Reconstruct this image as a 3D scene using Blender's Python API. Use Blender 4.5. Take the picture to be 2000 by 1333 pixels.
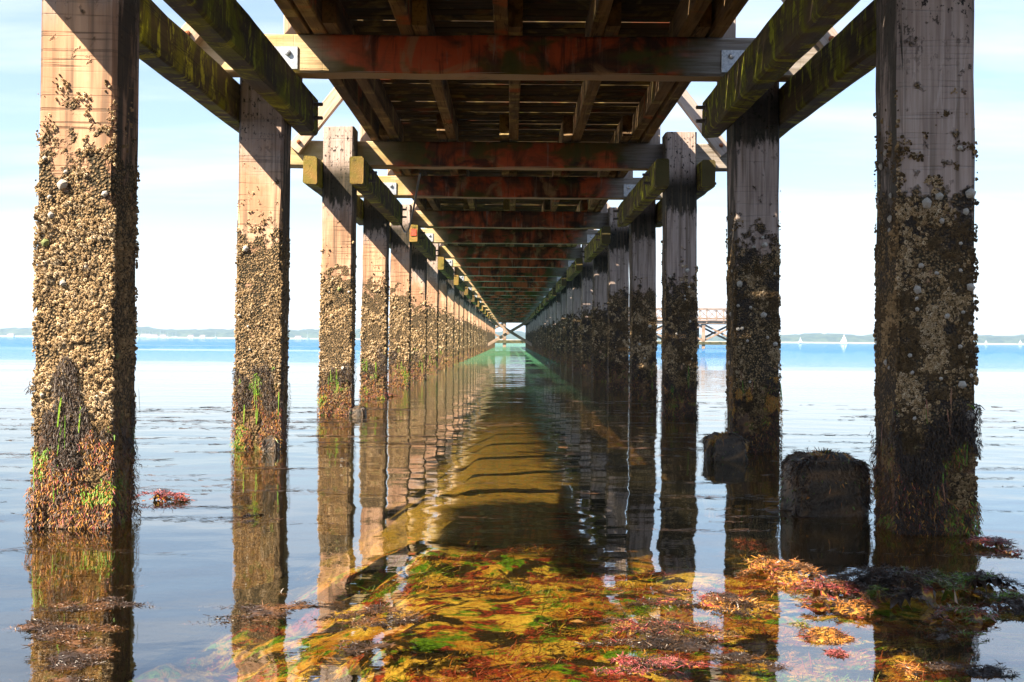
import bpy, math, random
import numpy as np
from mathutils import Vector, Matrix

# ------------------------------------------------------------------ clear
for o in list(bpy.data.objects):
    bpy.data.objects.remove(o)
S = bpy.context.scene
COL = S.collection
R = math.radians
random.seed(7)
rng = np.random.default_rng(11)

# ------------------------------------------------------------------ camera
CAM_H, F = 0.74, 2400.0            # metres above water; focal length for a 2000 px wide frame
CAM_X = 0.02
cam_d = bpy.data.cameras.new("camera")
cam_d.sensor_width = 36.0
cam_d.lens = 36.0 * F / 2000.0
cam_d.clip_start, cam_d.clip_end = 0.05, 8000.0
cam = bpy.data.objects.new("camera", cam_d)
COL.objects.link(cam)
cam.matrix_world = (Matrix.Translation((CAM_X, 0, CAM_H)) @ Matrix.Rotation(R(-0.07), 4, 'Z')
                    @ Matrix.Rotation(R(90 - 0.05), 4, 'X') @ Matrix.Rotation(R(0.45), 4, 'Z'))
S.camera = cam

# ------------------------------------------------------------------ light
SUN_FROM = Vector((-1.0, -0.70, 1.13)).normalized()
SUN_EL = math.asin(SUN_FROM.z)
SUN_AZ = math.atan2(SUN_FROM.x, SUN_FROM.y)        # clockwise from +Y
sun_d = bpy.data.lights.new("sun", 'SUN')
sun_d.energy, sun_d.angle, sun_d.color = 5.0, R(0.5), (1.0, 0.85, 0.65)
sun = bpy.data.objects.new("sun", sun_d)
sun.rotation_euler = SUN_FROM.to_track_quat('Z', 'Y').to_euler()
sun.location = (-20, -8, 25)
COL.objects.link(sun)

W = bpy.data.worlds.new("World")
S.world = W
W.use_nodes = True
wn, wl = W.node_tree.nodes, W.node_tree.links
wn.clear()
sky = wn.new('ShaderNodeTexSky')
sky.sky_type = 'NISHITA'
sky.sun_disc = False
sky.sun_elevation = SUN_EL
sky.sun_rotation = SUN_AZ
sky.air_density, sky.dust_density, sky.ozone_density = 1.0, 0.8, 4.0
geo = wn.new('ShaderNodeTexCoord')
sep = wn.new('ShaderNodeSeparateXYZ'); wl.new(geo.outputs['Generated'], sep.inputs[0])
zz = wn.new('ShaderNodeMath'); zz.operation = 'MAXIMUM'; zz.inputs[1].default_value = 0.0; wl.new(sep.outputs['Z'], zz.inputs[0])
za = wn.new('ShaderNodeMath'); za.operation = 'ADD'; za.inputs[1].default_value = 0.10; wl.new(zz.outputs[0], za.inputs[0])
dx = wn.new('ShaderNodeMath'); dx.operation = 'DIVIDE'; wl.new(sep.outputs['X'], dx.inputs[0]); wl.new(za.outputs[0], dx.inputs[1])
dy = wn.new('ShaderNodeMath'); dy.operation = 'DIVIDE'; wl.new(sep.outputs['Y'], dy.inputs[0]); wl.new(za.outputs[0], dy.inputs[1])
cmb = wn.new('ShaderNodeCombineXYZ'); wl.new(dx.outputs[0], cmb.inputs[0]); wl.new(dy.outputs[0], cmb.inputs[1])
mp = wn.new('ShaderNodeMapping'); mp.inputs['Scale'].default_value = (0.55, 1.5, 1); mp.inputs['Rotation'].default_value = (0, 0, 0.12)
wl.new(cmb.outputs[0], mp.inputs[0])
cn = wn.new('ShaderNodeTexNoise'); cn.inputs['Scale'].default_value = 0.9; cn.inputs['Detail'].default_value = 7; cn.inputs['Roughness'].default_value = 0.58
wl.new(mp.outputs[0], cn.inputs['Vector'])
cr = wn.new('ShaderNodeMapRange'); cr.inputs[1].default_value = 0.42; cr.inputs[2].default_value = 0.72; cr.inputs[3].default_value = 0.18; cr.inputs[4].default_value = 0.80
wl.new(cn.outputs[0], cr.inputs[0])
cmix = wn.new('ShaderNodeMix'); cmix.data_type = 'RGBA'
hz = wn.new('ShaderNodeMapRange'); hz.interpolation_type = 'SMOOTHSTEP'; hz.inputs[1].default_value = 0.0; hz.inputs[2].default_value = 0.15; hz.inputs[3].default_value = 0.95; hz.inputs[4].default_value = 0.0
wl.new(sep.outputs['Z'], hz.inputs[0])
mx = wn.new('ShaderNodeMath'); mx.operation = 'MAXIMUM'; wl.new(cr.outputs[0], mx.inputs[0]); wl.new(hz.outputs[0], mx.inputs[1])
wl.new(mx.outputs[0], cmix.inputs[0]); wl.new(sky.outputs[0], cmix.inputs[6]); cmix.inputs[7].default_value = (5.4, 5.65, 6.0, 1)
bg = wn.new('ShaderNodeBackground'); bg.inputs[1].default_value = 0.05
wl.new(cmix.outputs[2], bg.inputs[0])
wo = wn.new('ShaderNodeOutputWorld'); wl.new(bg.outputs[0], wo.inputs[0])

S.view_settings.view_transform = 'Standard'
S.view_settings.look = 'None'
S.view_settings.gamma = 1.0
S.view_settings.use_curve_mapping = False
S.view_settings.exposure = 2.3

S.render.engine = 'CYCLES'
S.cycles.use_denoising = True
S.cycles.max_bounces = 8
S.cycles.diffuse_bounces = 3
S.cycles.glossy_bounces = 3
S.cycles.transparent_max_bounces = 12
S.cycles.caustics_reflective = False
S.cycles.caustics_refractive = False

# ------------------------------------------------------------------ node helpers
class NT:
    """small wrapper to write node graphs compactly"""
    def __init__(s, name):
        s.m = bpy.data.materials.new(name)
        s.m.use_nodes = True
        s.t = s.m.node_tree
        s.n, s.l = s.t.nodes, s.t.links
        s.n.clear()
        s.out = s.n.new('ShaderNodeOutputMaterial')
    def put(s, sock, v):
        if v is None: return
        if isinstance(v, bpy.types.NodeSocket): s.l.new(v, sock)
        elif isinstance(v, (tuple, list)):
            v = tuple(v)
            if sock.type == 'RGBA' and len(v) == 3: v = v + (1,)
            sock.default_value = v
        else: sock.default_value = v
    def math(s, op, a, b=0.0, c=None, clamp=False):
        n = s.n.new('ShaderNodeMath'); n.operation = op; n.use_clamp = clamp
        s.put(n.inputs[0], a); s.put(n.inputs[1], b)
        if c is not None: s.put(n.inputs[2], c)
        return n.outputs[0]
    def ramp(s, v, lo, hi, a=0.0, b=1.0, smooth=True):
        n = s.n.new('ShaderNodeMapRange')
        if smooth: n.interpolation_type = 'SMOOTHSTEP'
        s.put(n.inputs[0], v); s.put(n.inputs[1], lo); s.put(n.inputs[2], hi); s.put(n.inputs[3], a); s.put(n.inputs[4], b)
        return n.outputs[0]
    def mix(s, f, a, b, mode='MIX'):
        n = s.n.new('ShaderNodeMix'); n.data_type = 'RGBA'; n.blend_type = mode
        s.put(n.inputs[0], f); s.put(n.inputs[6], a); s.put(n.inputs[7], b)
        return n.outputs[2]
    def noise(s, vec, scale, detail=4, rough=0.55, dist=0.0, col=False):
        n = s.n.new('ShaderNodeTexNoise')
        s.put(n.inputs['Vector'], vec); s.put(n.inputs['Scale'], scale); s.put(n.inputs['Detail'], detail)
        s.put(n.inputs['Roughness'], rough); s.put(n.inputs['Distortion'], dist)
        return n.outputs[1] if col else n.outputs[0]
    def voro(s, vec, scale, feat='F1', rnd=1.0):
        n = s.n.new('ShaderNodeTexVoronoi'); n.feature = feat
        s.put(n.inputs['Vector'], vec); s.put(n.inputs['Scale'], scale); s.put(n.inputs['Randomness'], rnd)
        return n
    def map(s, vec, scale=(1, 1, 1), loc=None, rot=(0, 0, 0)):
        n = s.n.new('ShaderNodeMapping')
        s.put(n.inputs['Vector'], vec); n.inputs['Scale'].default_value = scale; n.inputs['Rotation'].default_value = rot
        if loc is not None: s.put(n.inputs['Location'], loc)
        return n.outputs[0]
    def obj(s): return s.n.new('ShaderNodeTexCoord').outputs['Object']
    def pos(s): return s.n.new('ShaderNodeNewGeometry').outputs['Position']
    def normal(s): return s.n.new('ShaderNodeNewGeometry').outputs['Normal']
    def sep(s, v):
        n = s.n.new('ShaderNodeSeparateXYZ'); s.put(n.inputs[0], v); return n.outputs
    def comb(s, x, y, z):
        n = s.n.new('ShaderNodeCombineXYZ'); s.put(n.inputs[0], x); s.put(n.inputs[1], y); s.put(n.inputs[2], z); return n.outputs[0]
    def rand(s): return s.n.new('ShaderNodeObjectInfo').outputs['Random']
    def attr(s, name):
        n = s.n.new('ShaderNodeAttribute'); n.attribute_name = name; return n.outputs['Fac']
    def cramp(s, v, stops):
        n = s.n.new('ShaderNodeValToRGB'); s.put(n.inputs[0], v)
        e = n.color_ramp.elements
        while len(e) < len(stops): e.new(0.5)
        for k, (p, c) in enumerate(stops):
            e[k].position = p; e[k].color = (c[0], c[1], c[2], 1)
        return n.outputs[0]
    def bump(s, h, dist, strength=1.0, nrm=None):
        n = s.n.new('ShaderNodeBump'); s.put(n.inputs['Height'], h); s.put(n.inputs['Distance'], dist); s.put(n.inputs['Strength'], strength)
        if nrm is not None: s.put(n.inputs['Normal'], nrm)
        return n.outputs[0]
    def bsdf(s, color, rough=0.8, nrm=None, metal=0.0, spec=0.4):
        n = s.n.new('ShaderNodeBsdfPrincipled')
        s.put(n.inputs['Base Color'], color); s.put(n.inputs['Roughness'], rough); s.put(n.inputs['Metallic'], metal)
        s.put(n.inputs['Specular IOR Level'], spec)
        if nrm is not None: s.put(n.inputs['Normal'], nrm)
        s.l.new(n.outputs[0], s.out.inputs[0])
        return n

def grain(t, rnd_amt=40.0):
    """object coordinates along a timber (X = length) shifted per piece, and its grain / saw marks"""
    o = t.obj()
    r = t.rand()
    off = t.comb(t.math('MULTIPLY', r, rnd_amt), t.math('MULTIPLY', r, rnd_amt * 0.37), t.math('MULTIPLY', r, rnd_amt * 0.71))
    v = t.n.new('ShaderNodeVectorMath'); v.operation = 'ADD'; t.put(v.inputs[0], o); t.put(v.inputs[1], off)
    v = v.outputs[0]
    fine = t.noise(t.map(v, (2.2, 55, 55)), 1.0, 5, 0.6, 0.3)
    broad = t.noise(t.map(v, (0.9, 9, 9)), 1.0, 4, 0.55, 0.4)
    saw = t.noise(t.map(v, (85, 1.6, 1.6)), 1.0, 2, 0.5)
    blot = t.noise(v, 3.2, 5, 0.6, 0.3)
    ck = t.noise(t.map(v, (0.75, 13, 13), (9.1, 4.2, 7.7)), 1.0, 3, 0.5, 0.6)
    crack = t.ramp(t.math('ABSOLUTE', t.math('SUBTRACT', ck, 0.5)), 0.004, 0.016, 1, 0)
    crack = t.math('MULTIPLY', crack, t.ramp(t.noise(t.map(v, (1.6, 5, 5), (2, 8, 1)), 1.0, 2), 0.50, 0.60))
    fine = t.math('ADD', fine, t.math('MULTIPLY', crack, 0.45))
    return v, fine, broad, saw, blot

# ------------------------------------------------------------------ materials
def mat_pile():
    t = NT("pile timber")
    v, fine, broad, saw, blot = grain(t)
    P = t.pos(); px, py, pz = t.sep(P)
    pz = t.math('ADD', pz, t.math('MULTIPLY', t.math('SUBTRACT', t.rand(), 0.5), 0.16))
    c = t.mix(t.ramp(broad, 0.3, 0.7), (0.30, 0.165, 0.10), (0.56, 0.345, 0.22))
    c = t.mix(t.ramp(fine, 0.45, 0.75, 0, 0.55), c, (0.19, 0.115, 0.075))
    c = t.mix(t.ramp(blot, 0.50, 0.68, 0, 0.5), c, (0.58, 0.42, 0.31))
    # saw kerf lines across the timber
    sl = t.math('MULTIPLY', t.ramp(saw, 0.56, 0.66, 0, 0.8), t.ramp(t.noise(t.map(v, (4, 6, 6)), 1.0, 3), 0.35, 0.6, 0.25, 1.0))
    c = t.mix(sl, c, (0.14, 0.085, 0.055))
    # silver grey top with mould flecks; right piles greyed lower to paint their shade
    grey = t.ramp(t.math('ADD', pz, t.math('ADD', t.math('MULTIPLY', t.math('SUBTRACT', blot, 0.5), 0.9), t.ramp(px, -0.3, 0.3, 0, 0.75))), 1.75, 2.15)
    gcol = t.mix(t.ramp(fine, 0.3, 0.7), (0.20, 0.175, 0.17), (0.42, 0.365, 0.345))
    c = t.mix(t.math('MULTIPLY', grey, 0.75), c, gcol)
    fl = t.noise(t.map(v, (22, 34, 34)), 1.0, 4, 0.7)
    flm = t.math('MULTIPLY', t.ramp(fl, 0.56, 0.62), t.ramp(t.math('ADD', pz, t.math('MULTIPLY', blot, 0.5)), 2.05, 2.40))
    c = t.mix(flm, c, (0.02, 0.018, 0.018))
    # black algae hanging below the longitudinal timbers, ragged lower edge
    rag = t.noise(t.map(v, (5, 26, 26)), 1.0, 4, 0.7)
    ze = t.math('ADD', pz, t.math('MULTIPLY', t.math('SUBTRACT', rag, 0.5), 0.42))
    bm = t.math('MULTIPLY', t.ramp(ze, 2.02, 2.09), t.ramp(pz, 2.30, 2.50, 1, 0))
    shel = t.ramp(t.noise(t.map(P, (0.9, 0.28, 0.0)), 1.0, 1), 0.22, 0.36)
    far = t.math('MULTIPLY', t.ramp(py, 6.0, 8.0), t.math('MAXIMUM', t.ramp(py, 9.0, 10.0), t.ramp(px, 0.0, 0.2, 0.12, 1.0)))
    bm = t.math('MULTIPLY', bm, t.math('MULTIPLY', shel, far))
    c = t.mix(t.math('MULTIPLY', bm, 0.93), c, (0.014, 0.015, 0.010))
    # vertical dark / pale weeping streaks
    st = t.noise(t.map(v, (0.7, 22, 22)), 1.0, 3, 0.6)
    c = t.mix(t.ramp(st, 0.52, 0.68, 0, 0.6), c, (0.10, 0.075, 0.055))
    # slimy inner faces, the shade they stand in painted along with the slime
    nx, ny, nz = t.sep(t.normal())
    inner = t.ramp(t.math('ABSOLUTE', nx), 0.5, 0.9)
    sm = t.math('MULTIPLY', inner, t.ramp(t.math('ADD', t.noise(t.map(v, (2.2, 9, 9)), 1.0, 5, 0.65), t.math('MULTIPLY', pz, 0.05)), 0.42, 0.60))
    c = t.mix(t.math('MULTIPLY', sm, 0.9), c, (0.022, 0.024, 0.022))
    # barnacle crust between the tides
    vo = t.voro(P, 95.0)
    vs = t.voro(P, 210.0)
    clump = t.noise(P, 13.0, 5, 0.62)
    zone = t.math('MULTIPLY', t.ramp(pz, 0.10, 0.45), t.ramp(pz, 1.15, 1.62, 1, 0))
    cm = t.ramp(t.math('ADD', clump, t.math('MULTIPLY', zone, 0.34)), 0.63, 0.72)
    crust = t.mix(vo.outputs['Color'], (0.10, 0.060, 0.026), (0.48, 0.32, 0.17))
    crust = t.mix(t.ramp(vo.outputs['Distance'], 0.25, 0.62), crust, (0.03, 0.024, 0.016))  # gaps between shells darkened, painting the shadows they cast
    crust = t.mix(t.ramp(vs.outputs['Distance'], 0.4, 0.7, 0, 0.5), crust, (0.06, 0.05, 0.03))
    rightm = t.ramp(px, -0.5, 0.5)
    darkm = t.math('MULTIPLY', rightm, t.ramp(t.noise(P, 6.0, 5, 0.6), 0.44, 0.60, 0, 0.85))  # black crust patches, right piles only; also deepen the painted shade there
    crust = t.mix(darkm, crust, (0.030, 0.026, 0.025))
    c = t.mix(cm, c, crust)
    # weed film low down
    wz = t.ramp(t.math('ADD', pz, t.math('MULTIPLY', t.math('SUBTRACT', clump, 0.5), 0.55)), 0.18, 0.52, 1, 0)
    wcol = t.cramp(t.noise(P, 17.0, 5, 0.65), [(0.30, (0.012, 0.010, 0.008)), (0.44, (0.055, 0.030, 0.020)), (0.54, (0.13, 0.065, 0.02)), (0.63, (0.05, 0.085, 0.01)), (0.75, (0.16, 0.05, 0.03))])
    c = t.mix(t.math('MULTIPLY', wz, 0.9), c, wcol)
    h = t.math('ADD', t.math('MULTIPLY', fine, 0.25), t.math('MULTIPLY', sl, -0.4))
    hb = t.math('MULTIPLY', cm, t.math('ADD', t.math('MULTIPLY', t.math('SUBTRACT', 0.7, vo.outputs['Distance']), 2.2), t.math('MULTIPLY', clump, 2.5)))
    hw = t.math('MULTIPLY', wz, t.math('MULTIPLY', t.noise(P, 60, 4, 0.6), 3.0))
    nb = t.bump(t.math('ADD', h, t.math('ADD', hb, hw)), 0.006, 1.0)
    t.bsdf(c, t.ramp(pz, 0.1, 0.6, 0.5, 0.9), nb, spec=0.12)
    return t.m

def mat_cross():
    t = NT("cross beam timber")
    v, fine, broad, saw, blot = grain(t)
    P = t.pos(); px, py, pz = t.sep(P)
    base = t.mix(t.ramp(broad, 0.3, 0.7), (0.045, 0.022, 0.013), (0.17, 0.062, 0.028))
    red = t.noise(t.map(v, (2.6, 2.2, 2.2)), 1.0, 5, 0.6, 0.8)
    base = t.mix(t.ramp(red, 0.40, 0.60), base, (0.56, 0.105, 0.034))  # red wood stain, its bright patches painting light cast up by the water
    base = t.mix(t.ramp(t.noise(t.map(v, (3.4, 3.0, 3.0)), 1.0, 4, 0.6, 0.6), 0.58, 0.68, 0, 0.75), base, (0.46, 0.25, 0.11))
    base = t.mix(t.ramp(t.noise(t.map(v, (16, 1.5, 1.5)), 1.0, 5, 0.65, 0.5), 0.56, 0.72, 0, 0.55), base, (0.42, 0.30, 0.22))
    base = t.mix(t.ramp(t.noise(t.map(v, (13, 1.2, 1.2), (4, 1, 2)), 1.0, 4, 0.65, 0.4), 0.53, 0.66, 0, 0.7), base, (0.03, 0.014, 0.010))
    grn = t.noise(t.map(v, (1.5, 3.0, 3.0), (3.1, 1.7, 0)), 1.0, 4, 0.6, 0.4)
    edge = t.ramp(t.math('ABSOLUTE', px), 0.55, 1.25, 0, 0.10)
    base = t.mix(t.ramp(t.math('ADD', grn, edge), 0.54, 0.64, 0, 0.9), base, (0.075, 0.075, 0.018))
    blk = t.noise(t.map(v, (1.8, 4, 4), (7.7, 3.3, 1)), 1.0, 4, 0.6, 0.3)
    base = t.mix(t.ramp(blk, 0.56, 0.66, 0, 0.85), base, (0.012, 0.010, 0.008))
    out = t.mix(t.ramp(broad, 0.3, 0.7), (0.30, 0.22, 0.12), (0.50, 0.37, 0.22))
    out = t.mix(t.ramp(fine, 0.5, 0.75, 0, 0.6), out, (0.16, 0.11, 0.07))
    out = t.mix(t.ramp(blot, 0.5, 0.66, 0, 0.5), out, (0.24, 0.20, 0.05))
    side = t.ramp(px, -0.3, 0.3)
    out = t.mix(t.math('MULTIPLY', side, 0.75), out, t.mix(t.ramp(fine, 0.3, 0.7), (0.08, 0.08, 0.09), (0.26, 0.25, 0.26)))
    wet = t.ramp(t.math('ADD', t.math('ABSOLUTE', px), t.math('MULTIPLY', t.math('SUBTRACT', blot, 0.5), 0.5)), 1.02, 1.36)  # pale weathered ends; the edge of the deck's shadow is painted in here too
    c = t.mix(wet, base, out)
    nx, ny, nz = t.sep(t.normal())
    under = t.math('MULTIPLY', t.ramp(nz, -0.95, -0.7, 1, 0), t.ramp(blot, 0.30, 0.50, 0.35, 1.0))
    c = t.mix(t.math('MULTIPLY', under, 0.9), c, (0.60, 0.50, 0.42))  # underside paled to paint in the light bounced off the water
    h = t.math('ADD', t.math('MULTIPLY', fine, 1.0), t.math('MULTIPLY', t.ramp(saw, 0.6, 0.7), -0.25))
    t.bsdf(c, 0.72, t.bump(h, 0.004, 1.0), spec=0.08)
    return t.m

def mat_waler():
    t = NT("mossy waler timber")
    v, fine, broad, saw, blot = grain(t)
    c = t.mix(t.ramp(broad, 0.3, 0.7), (0.022, 0.018, 0.012), (0.075, 0.055, 0.032))
    moss = t.noise(t.map(v, (3.6, 2.2, 2.2)), 1.0, 6, 0.68, 0.6)
    c = t.mix(t.ramp(moss, 0.47, 0.63, 0, 0.95), c, (0.15, 0.155, 0.012))
    c = t.mix(t.ramp(t.noise(t.map(v, (9, 4.0, 4.0)), 1.0, 5, 0.70, 0.5), 0.53, 0.64, 0, 0.95), c, (0.38, 0.40, 0.04))
    c = t.mix(t.ramp(fine, 0.52, 0.72, 0, 0.6), c, (0.018, 0.015, 0.010))
    c = t.mix(t.ramp(blot, 0.60, 0.72, 0, 0.5), c, (0.15, 0.10, 0.06))
    # sawn ends stay paler: end grain faces along the pier
    nx, ny, nz = t.sep(t.normal())
    end = t.ramp(ny, -0.9, -0.6, 1, 0)
    ec = t.mix(t.ramp(blot, 0.35, 0.6), (0.27, 0.155, 0.05), (0.17, 0.135, 0.03))
    ec = t.mix(t.math('MULTIPLY', t.ramp(t.sep(t.pos())[0], -0.3, 0.3), 0.85), ec, (0.05, 0.045, 0.02))  # right-hand ends darkened to paint in the shade on that side
    ec = t.mix(t.ramp(t.noise(t.map(v, (20, 7, 7)), 1.0, 3, 0.6), 0.55, 0.68, 0, 0.9), ec, (0.06, 0.045, 0.015))
    ec = t.mix(t.math('MULTIPLY', t.rand(), 0.75), ec, (0.05, 0.04, 0.02))
    c = t.mix(end, c, ec)
    t.bsdf(c, 0.75, t.bump(t.math('ADD', fine, t.math('MULTIPLY', moss, 1.2)), 0.005, 1.0), spec=0.06)
    return t.m

def mat_deck():
    t = NT("deck timber")
    v, fine, broad, saw, blot = grain(t)
    c = t.mix(t.ramp(broad, 0.3, 0.7), (0.014, 0.010, 0.007), (0.075, 0.050, 0.030))
    c = t.mix(t.ramp(t.noise(t.map(v, (3.5, 1.8, 1.8)), 1.0, 4, 0.6, 0.4), 0.52, 0.66, 0, 0.8), c, (0.20, 0.15, 0.06))
    c = t.mix(t.ramp(t.noise(t.map(v, (2.4, 1.5, 1.5), (4, 2, 0)), 1.0, 3, 0.6), 0.58, 0.68, 0, 0.75), c, (0.13, 0.035, 0.017))
    c = t.mix(t.ramp(fine, 0.5, 0.72, 0, 0.6), c, (0.007, 0.005, 0.004))
    c = t.mix(t.ramp(blot, 0.60, 0.70, 0, 0.6), c, (0.085, 0.085, 0.02))
    t.bsdf(c, 0.9, t.bump(fine, 0.004, 1.0), spec=0.05)
    return t.m

def mat_stringer():
    t = NT("stringer timber")
    v, fine, broad, saw, blot = grain(t)
    c = t.mix(t.ramp(broad, 0.3, 0.7), (0.07, 0.048, 0.03), (0.30, 0.20, 0.11))
    c = t.mix(t.ramp(t.noise(t.map(v, (3.5, 1.8, 1.8)), 1.0, 4, 0.6, 0.4), 0.52, 0.66, 0, 0.8), c, (0.46, 0.36, 0.16))
    c = t.mix(t.ramp(t.noise(t.map(v, (2.4, 1.5, 1.5), (4, 2, 0)), 1.0, 3, 0.6), 0.58, 0.68, 0, 0.75), c, (0.45, 0.12, 0.05))
    c = t.mix(t.ramp(fine, 0.5, 0.72, 0, 0.6), c, (0.007, 0.005, 0.004))
    c = t.mix(t.ramp(blot, 0.60, 0.70, 0, 0.6), c, (0.085, 0.085, 0.02))
    t.bsdf(c, 0.9, t.bump(fine, 0.004, 1.0), spec=0.05)
    return t.m

def mat_rail():
    t = NT("weathered rail timber")
    v, fine, broad, saw, blot = grain(t)
    px = t.sep(t.pos())[0]
    c = t.mix(t.ramp(broad, 0.3, 0.7), (0.34, 0.24, 0.17), (0.52, 0.39, 0.29))
    c = t.mix(t.ramp(fine, 0.48, 0.7, 0, 0.7), c, (0.15, 0.11, 0.085))
    c = t.mix(t.math('MULTIPLY', t.ramp(px, -0.3, 0.3), 0.6), c, t.mix(t.ramp(fine, 0.3, 0.7), (0.10, 0.10, 0.11), (0.32, 0.31, 0.33)))
    t.bsdf(c, 0.85, t.bump(fine, 0.004, 1.0), spec=0.2)
    return t.m

def mat_plain(name, ca, cb, scale=30.0, rough=0.6, metal=0.0, bump=0.001, spec=0.4):
    t = NT(name)
    o = t.obj()
    n = t.noise(o, scale, 4, 0.6)
    t.bsdf(t.mix(t.ramp(n, 0.35, 0.65), ca, cb), rough, t.bump(n, bump, 1.0), metal, spec)
    return t.m

def mat_tint(name, stops, rough, bump_scale=150.0, bump=0.0015, spec=0.5, mottle=0.35):
    t = NT(name)
    P = t.pos()
    n = t.noise(P, bump_scale, 3, 0.6)
    c = t.cramp(t.attr("tint"), stops)
    c = t.mix(t.ramp(n, 0.45, 0.7, 0, mottle), c, (0.012, 0.010, 0.008))
    t.bsdf(c, rough, t.bump(n, bump, 1.0), spec=spec)
    return t.m

M_PILE, M_CROSS, M_WALER, M_DECK, M_RAIL, M_STR = mat_pile(), mat_cross(), mat_waler(), mat_deck(), mat_rail(), mat_stringer()
M_STEEL = mat_plain("galvanised steel", (0.26, 0.29, 0.34), (0.42, 0.45, 0.50), 60, 0.45, 0.35, 0.0006)
M_RUST = mat_plain("rusty iron", (0.10, 0.035, 0.015), (0.30, 0.09, 0.025), 90, 0.85)
M_IRON = mat_plain("dark iron", (0.02, 0.02, 0.022), (0.07, 0.055, 0.05), 90, 0.6)
M_CABLE = mat_plain("black rubber", (0.012, 0.012, 0.013), (0.03, 0.03, 0.03), 50, 0.5)
M_MARK = mat_plain("red marker paint", (0.45, 0.05, 0.03), (0.55, 0.09, 0.04), 40, 0.5)
M_BARN = mat_tint("barnacle shell", [(0.0, (0.022, 0.016, 0.010)), (0.25, (0.17, 0.108, 0.048)), (0.6, (0.46, 0.315, 0.165)), (1.0, (0.70, 0.58, 0.42))], 0.85, 260, 0.001, 0.25)
M_LIMP = mat_plain("limpet shell", (0.20, 0.185, 0.165), (0.52, 0.49, 0.44), 120, 0.7, 0, 0.002)
M_LIMPG = mat_plain("green limpet shell", (0.07, 0.11, 0.015), (0.22, 0.22, 0.10), 120, 0.7, 0, 0.002)
WEED = [(0.0, (0.010, 0.008, 0.007)), (0.18, (0.045, 0.026, 0.016)), (0.33, (0.14, 0.062, 0.022)), (0.39, (0.40, 0.27, 0.05)), (0.46, (0.36, 0.14, 0.024)),
        (0.58, (0.20, 0.030, 0.030)), (0.70, (0.28, 0.070, 0.075)), (0.82, (0.055, 0.15, 0.008)), (1.0, (0.16, 0.27, 0.012))]
M_WEED = mat_tint("wet seaweed", WEED, 0.36, 130, 0.002, 0.40, 0.30)
M_FRINGE = mat_tint('seaweed fringe', WEED, 0.5, 130, 0.002, 0.25, 0.35)
M_MUSSEL = mat_tint("weed covered stone", [(0.0, (0.010, 0.009, 0.008)), (0.5, (0.035, 0.026, 0.018)), (1.0, (0.13, 0.075, 0.035))], 0.6, 60, 0.012, 0.4)
M_WHITE = mat_plain("white paint", (0.72, 0.72, 0.70), (0.80, 0.80, 0.78), 3, 0.5)
M_SAIL = mat_plain("sail cloth", (0.72, 0.72, 0.70), (0.82, 0.81, 0.78), 0.6, 0.8)
M_ROOF = mat_plain("slate roof", (0.16, 0.10, 0.08), (0.24, 0.17, 0.14), 0.5, 0.8)
M_GLASS = mat_plain("dark window", (0.03, 0.04, 0.05), (0.05, 0.06, 0.07), 2, 0.2)
M_HEAD = mat_plain("pier head timber", (0.17, 0.115, 0.08), (0.29, 0.205, 0.15), 1.5, 0.85, 0, 0.01)
M_HEADW = mat_plain("weedy timber", (0.025, 0.03, 0.012), (0.09, 0.075, 0.03), 3.0, 0.7, 0, 0.02)

# ------------------------------------------------------------------ mesh helpers
def link(o, parent=None, pm=None):
    COL.objects.link(o)
    if parent is not None:
        o.parent = parent
        if pm is not None: o.matrix_parent_inverse = pm.inverted()
    return o

def mesh_np(name, V, faces_flat, sizes, mat, tint=None, smooth=False):
    me = bpy.data.meshes.new(name)
    V = np.asarray(V, dtype=np.float32); nv = len(V)
    sizes = np.asarray(sizes, dtype=np.int32); ff = np.asarray(faces_flat, dtype=np.int32).ravel()
    me.vertices.add(nv); me.vertices.foreach_set("co", V.ravel())
    me.loops.add(len(ff)); me.loops.foreach_set("vertex_index", ff)
    me.polygons.add(len(sizes))
    st = np.concatenate([[0], np.cumsum(sizes)[:-1]]).astype(np.int32)
    me.polygons.foreach_set("loop_start", st)
    try: me.polygons.foreach_set("loop_total", sizes)
    except Exception: pass
    if smooth: me.polygons.foreach_set("use_smooth", np.ones(len(sizes), dtype=bool))
    if tint is not None:
        a = me.attributes.new("tint", 'FLOAT', 'POINT'); a.data.foreach_set("value", np.asarray(tint, dtype=np.float32))
    me.update(calc_edges=True)
    if mat: me.materials.append(mat)
    return me

_timber_cache = {}
def timber_mesh(L, w, h, seed, c=0.008, seg=None, wob=0.002):
    seg = seg or max(2, min(10, int(L / 0.5)))
    key = (round(L, 3), w, h, seed, c, seg)
    if key in _timber_cache: return _timber_cache[key]
    r = random.Random(hash(key) & 0xffff)
    a, b = w / 2, h / 2
    sec = [(-a + c, -b), (a - c, -b), (a, -b + c), (a, b - c), (a - c, b), (-a + c, b), (-a, b - c), (-a, -b + c)]
    V, Fc = [], []
    for i in range(seg + 1):
        x = L * i / seg
        for (y, z) in sec:
            V.append((x + (r.uniform(-wob, wob) if i in (0, seg) else 0), y + r.uniform(-wob, wob), z + r.uniform(-wob, wob)))
    for i in range(seg):
        for k in range(8):
            k2 = (k + 1) % 8
            Fc.append((i * 8 + k, (i + 1) * 8 + k, (i + 1) * 8 + k2, i * 8 + k2))
    Fc.append(tuple(range(8))); Fc.append(tuple(seg * 8 + k for k in reversed(range(8))))
    me = bpy.data.meshes.new("timber")
    me.from_pydata(V, [], [f[::-1] for f in Fc])
    me.update()
    _timber_cache[key] = me
    return me

def frame_of(a, b, up):
    a, b, up = Vector(a), Vector(b), Vector(up)
    X = (b - a).normalized(); Y = up.cross(X).normalized(); Z = X.cross(Y)
    m = Matrix((X, Y, Z)).transposed().to_4x4(); m.translation = a
    return m

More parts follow.
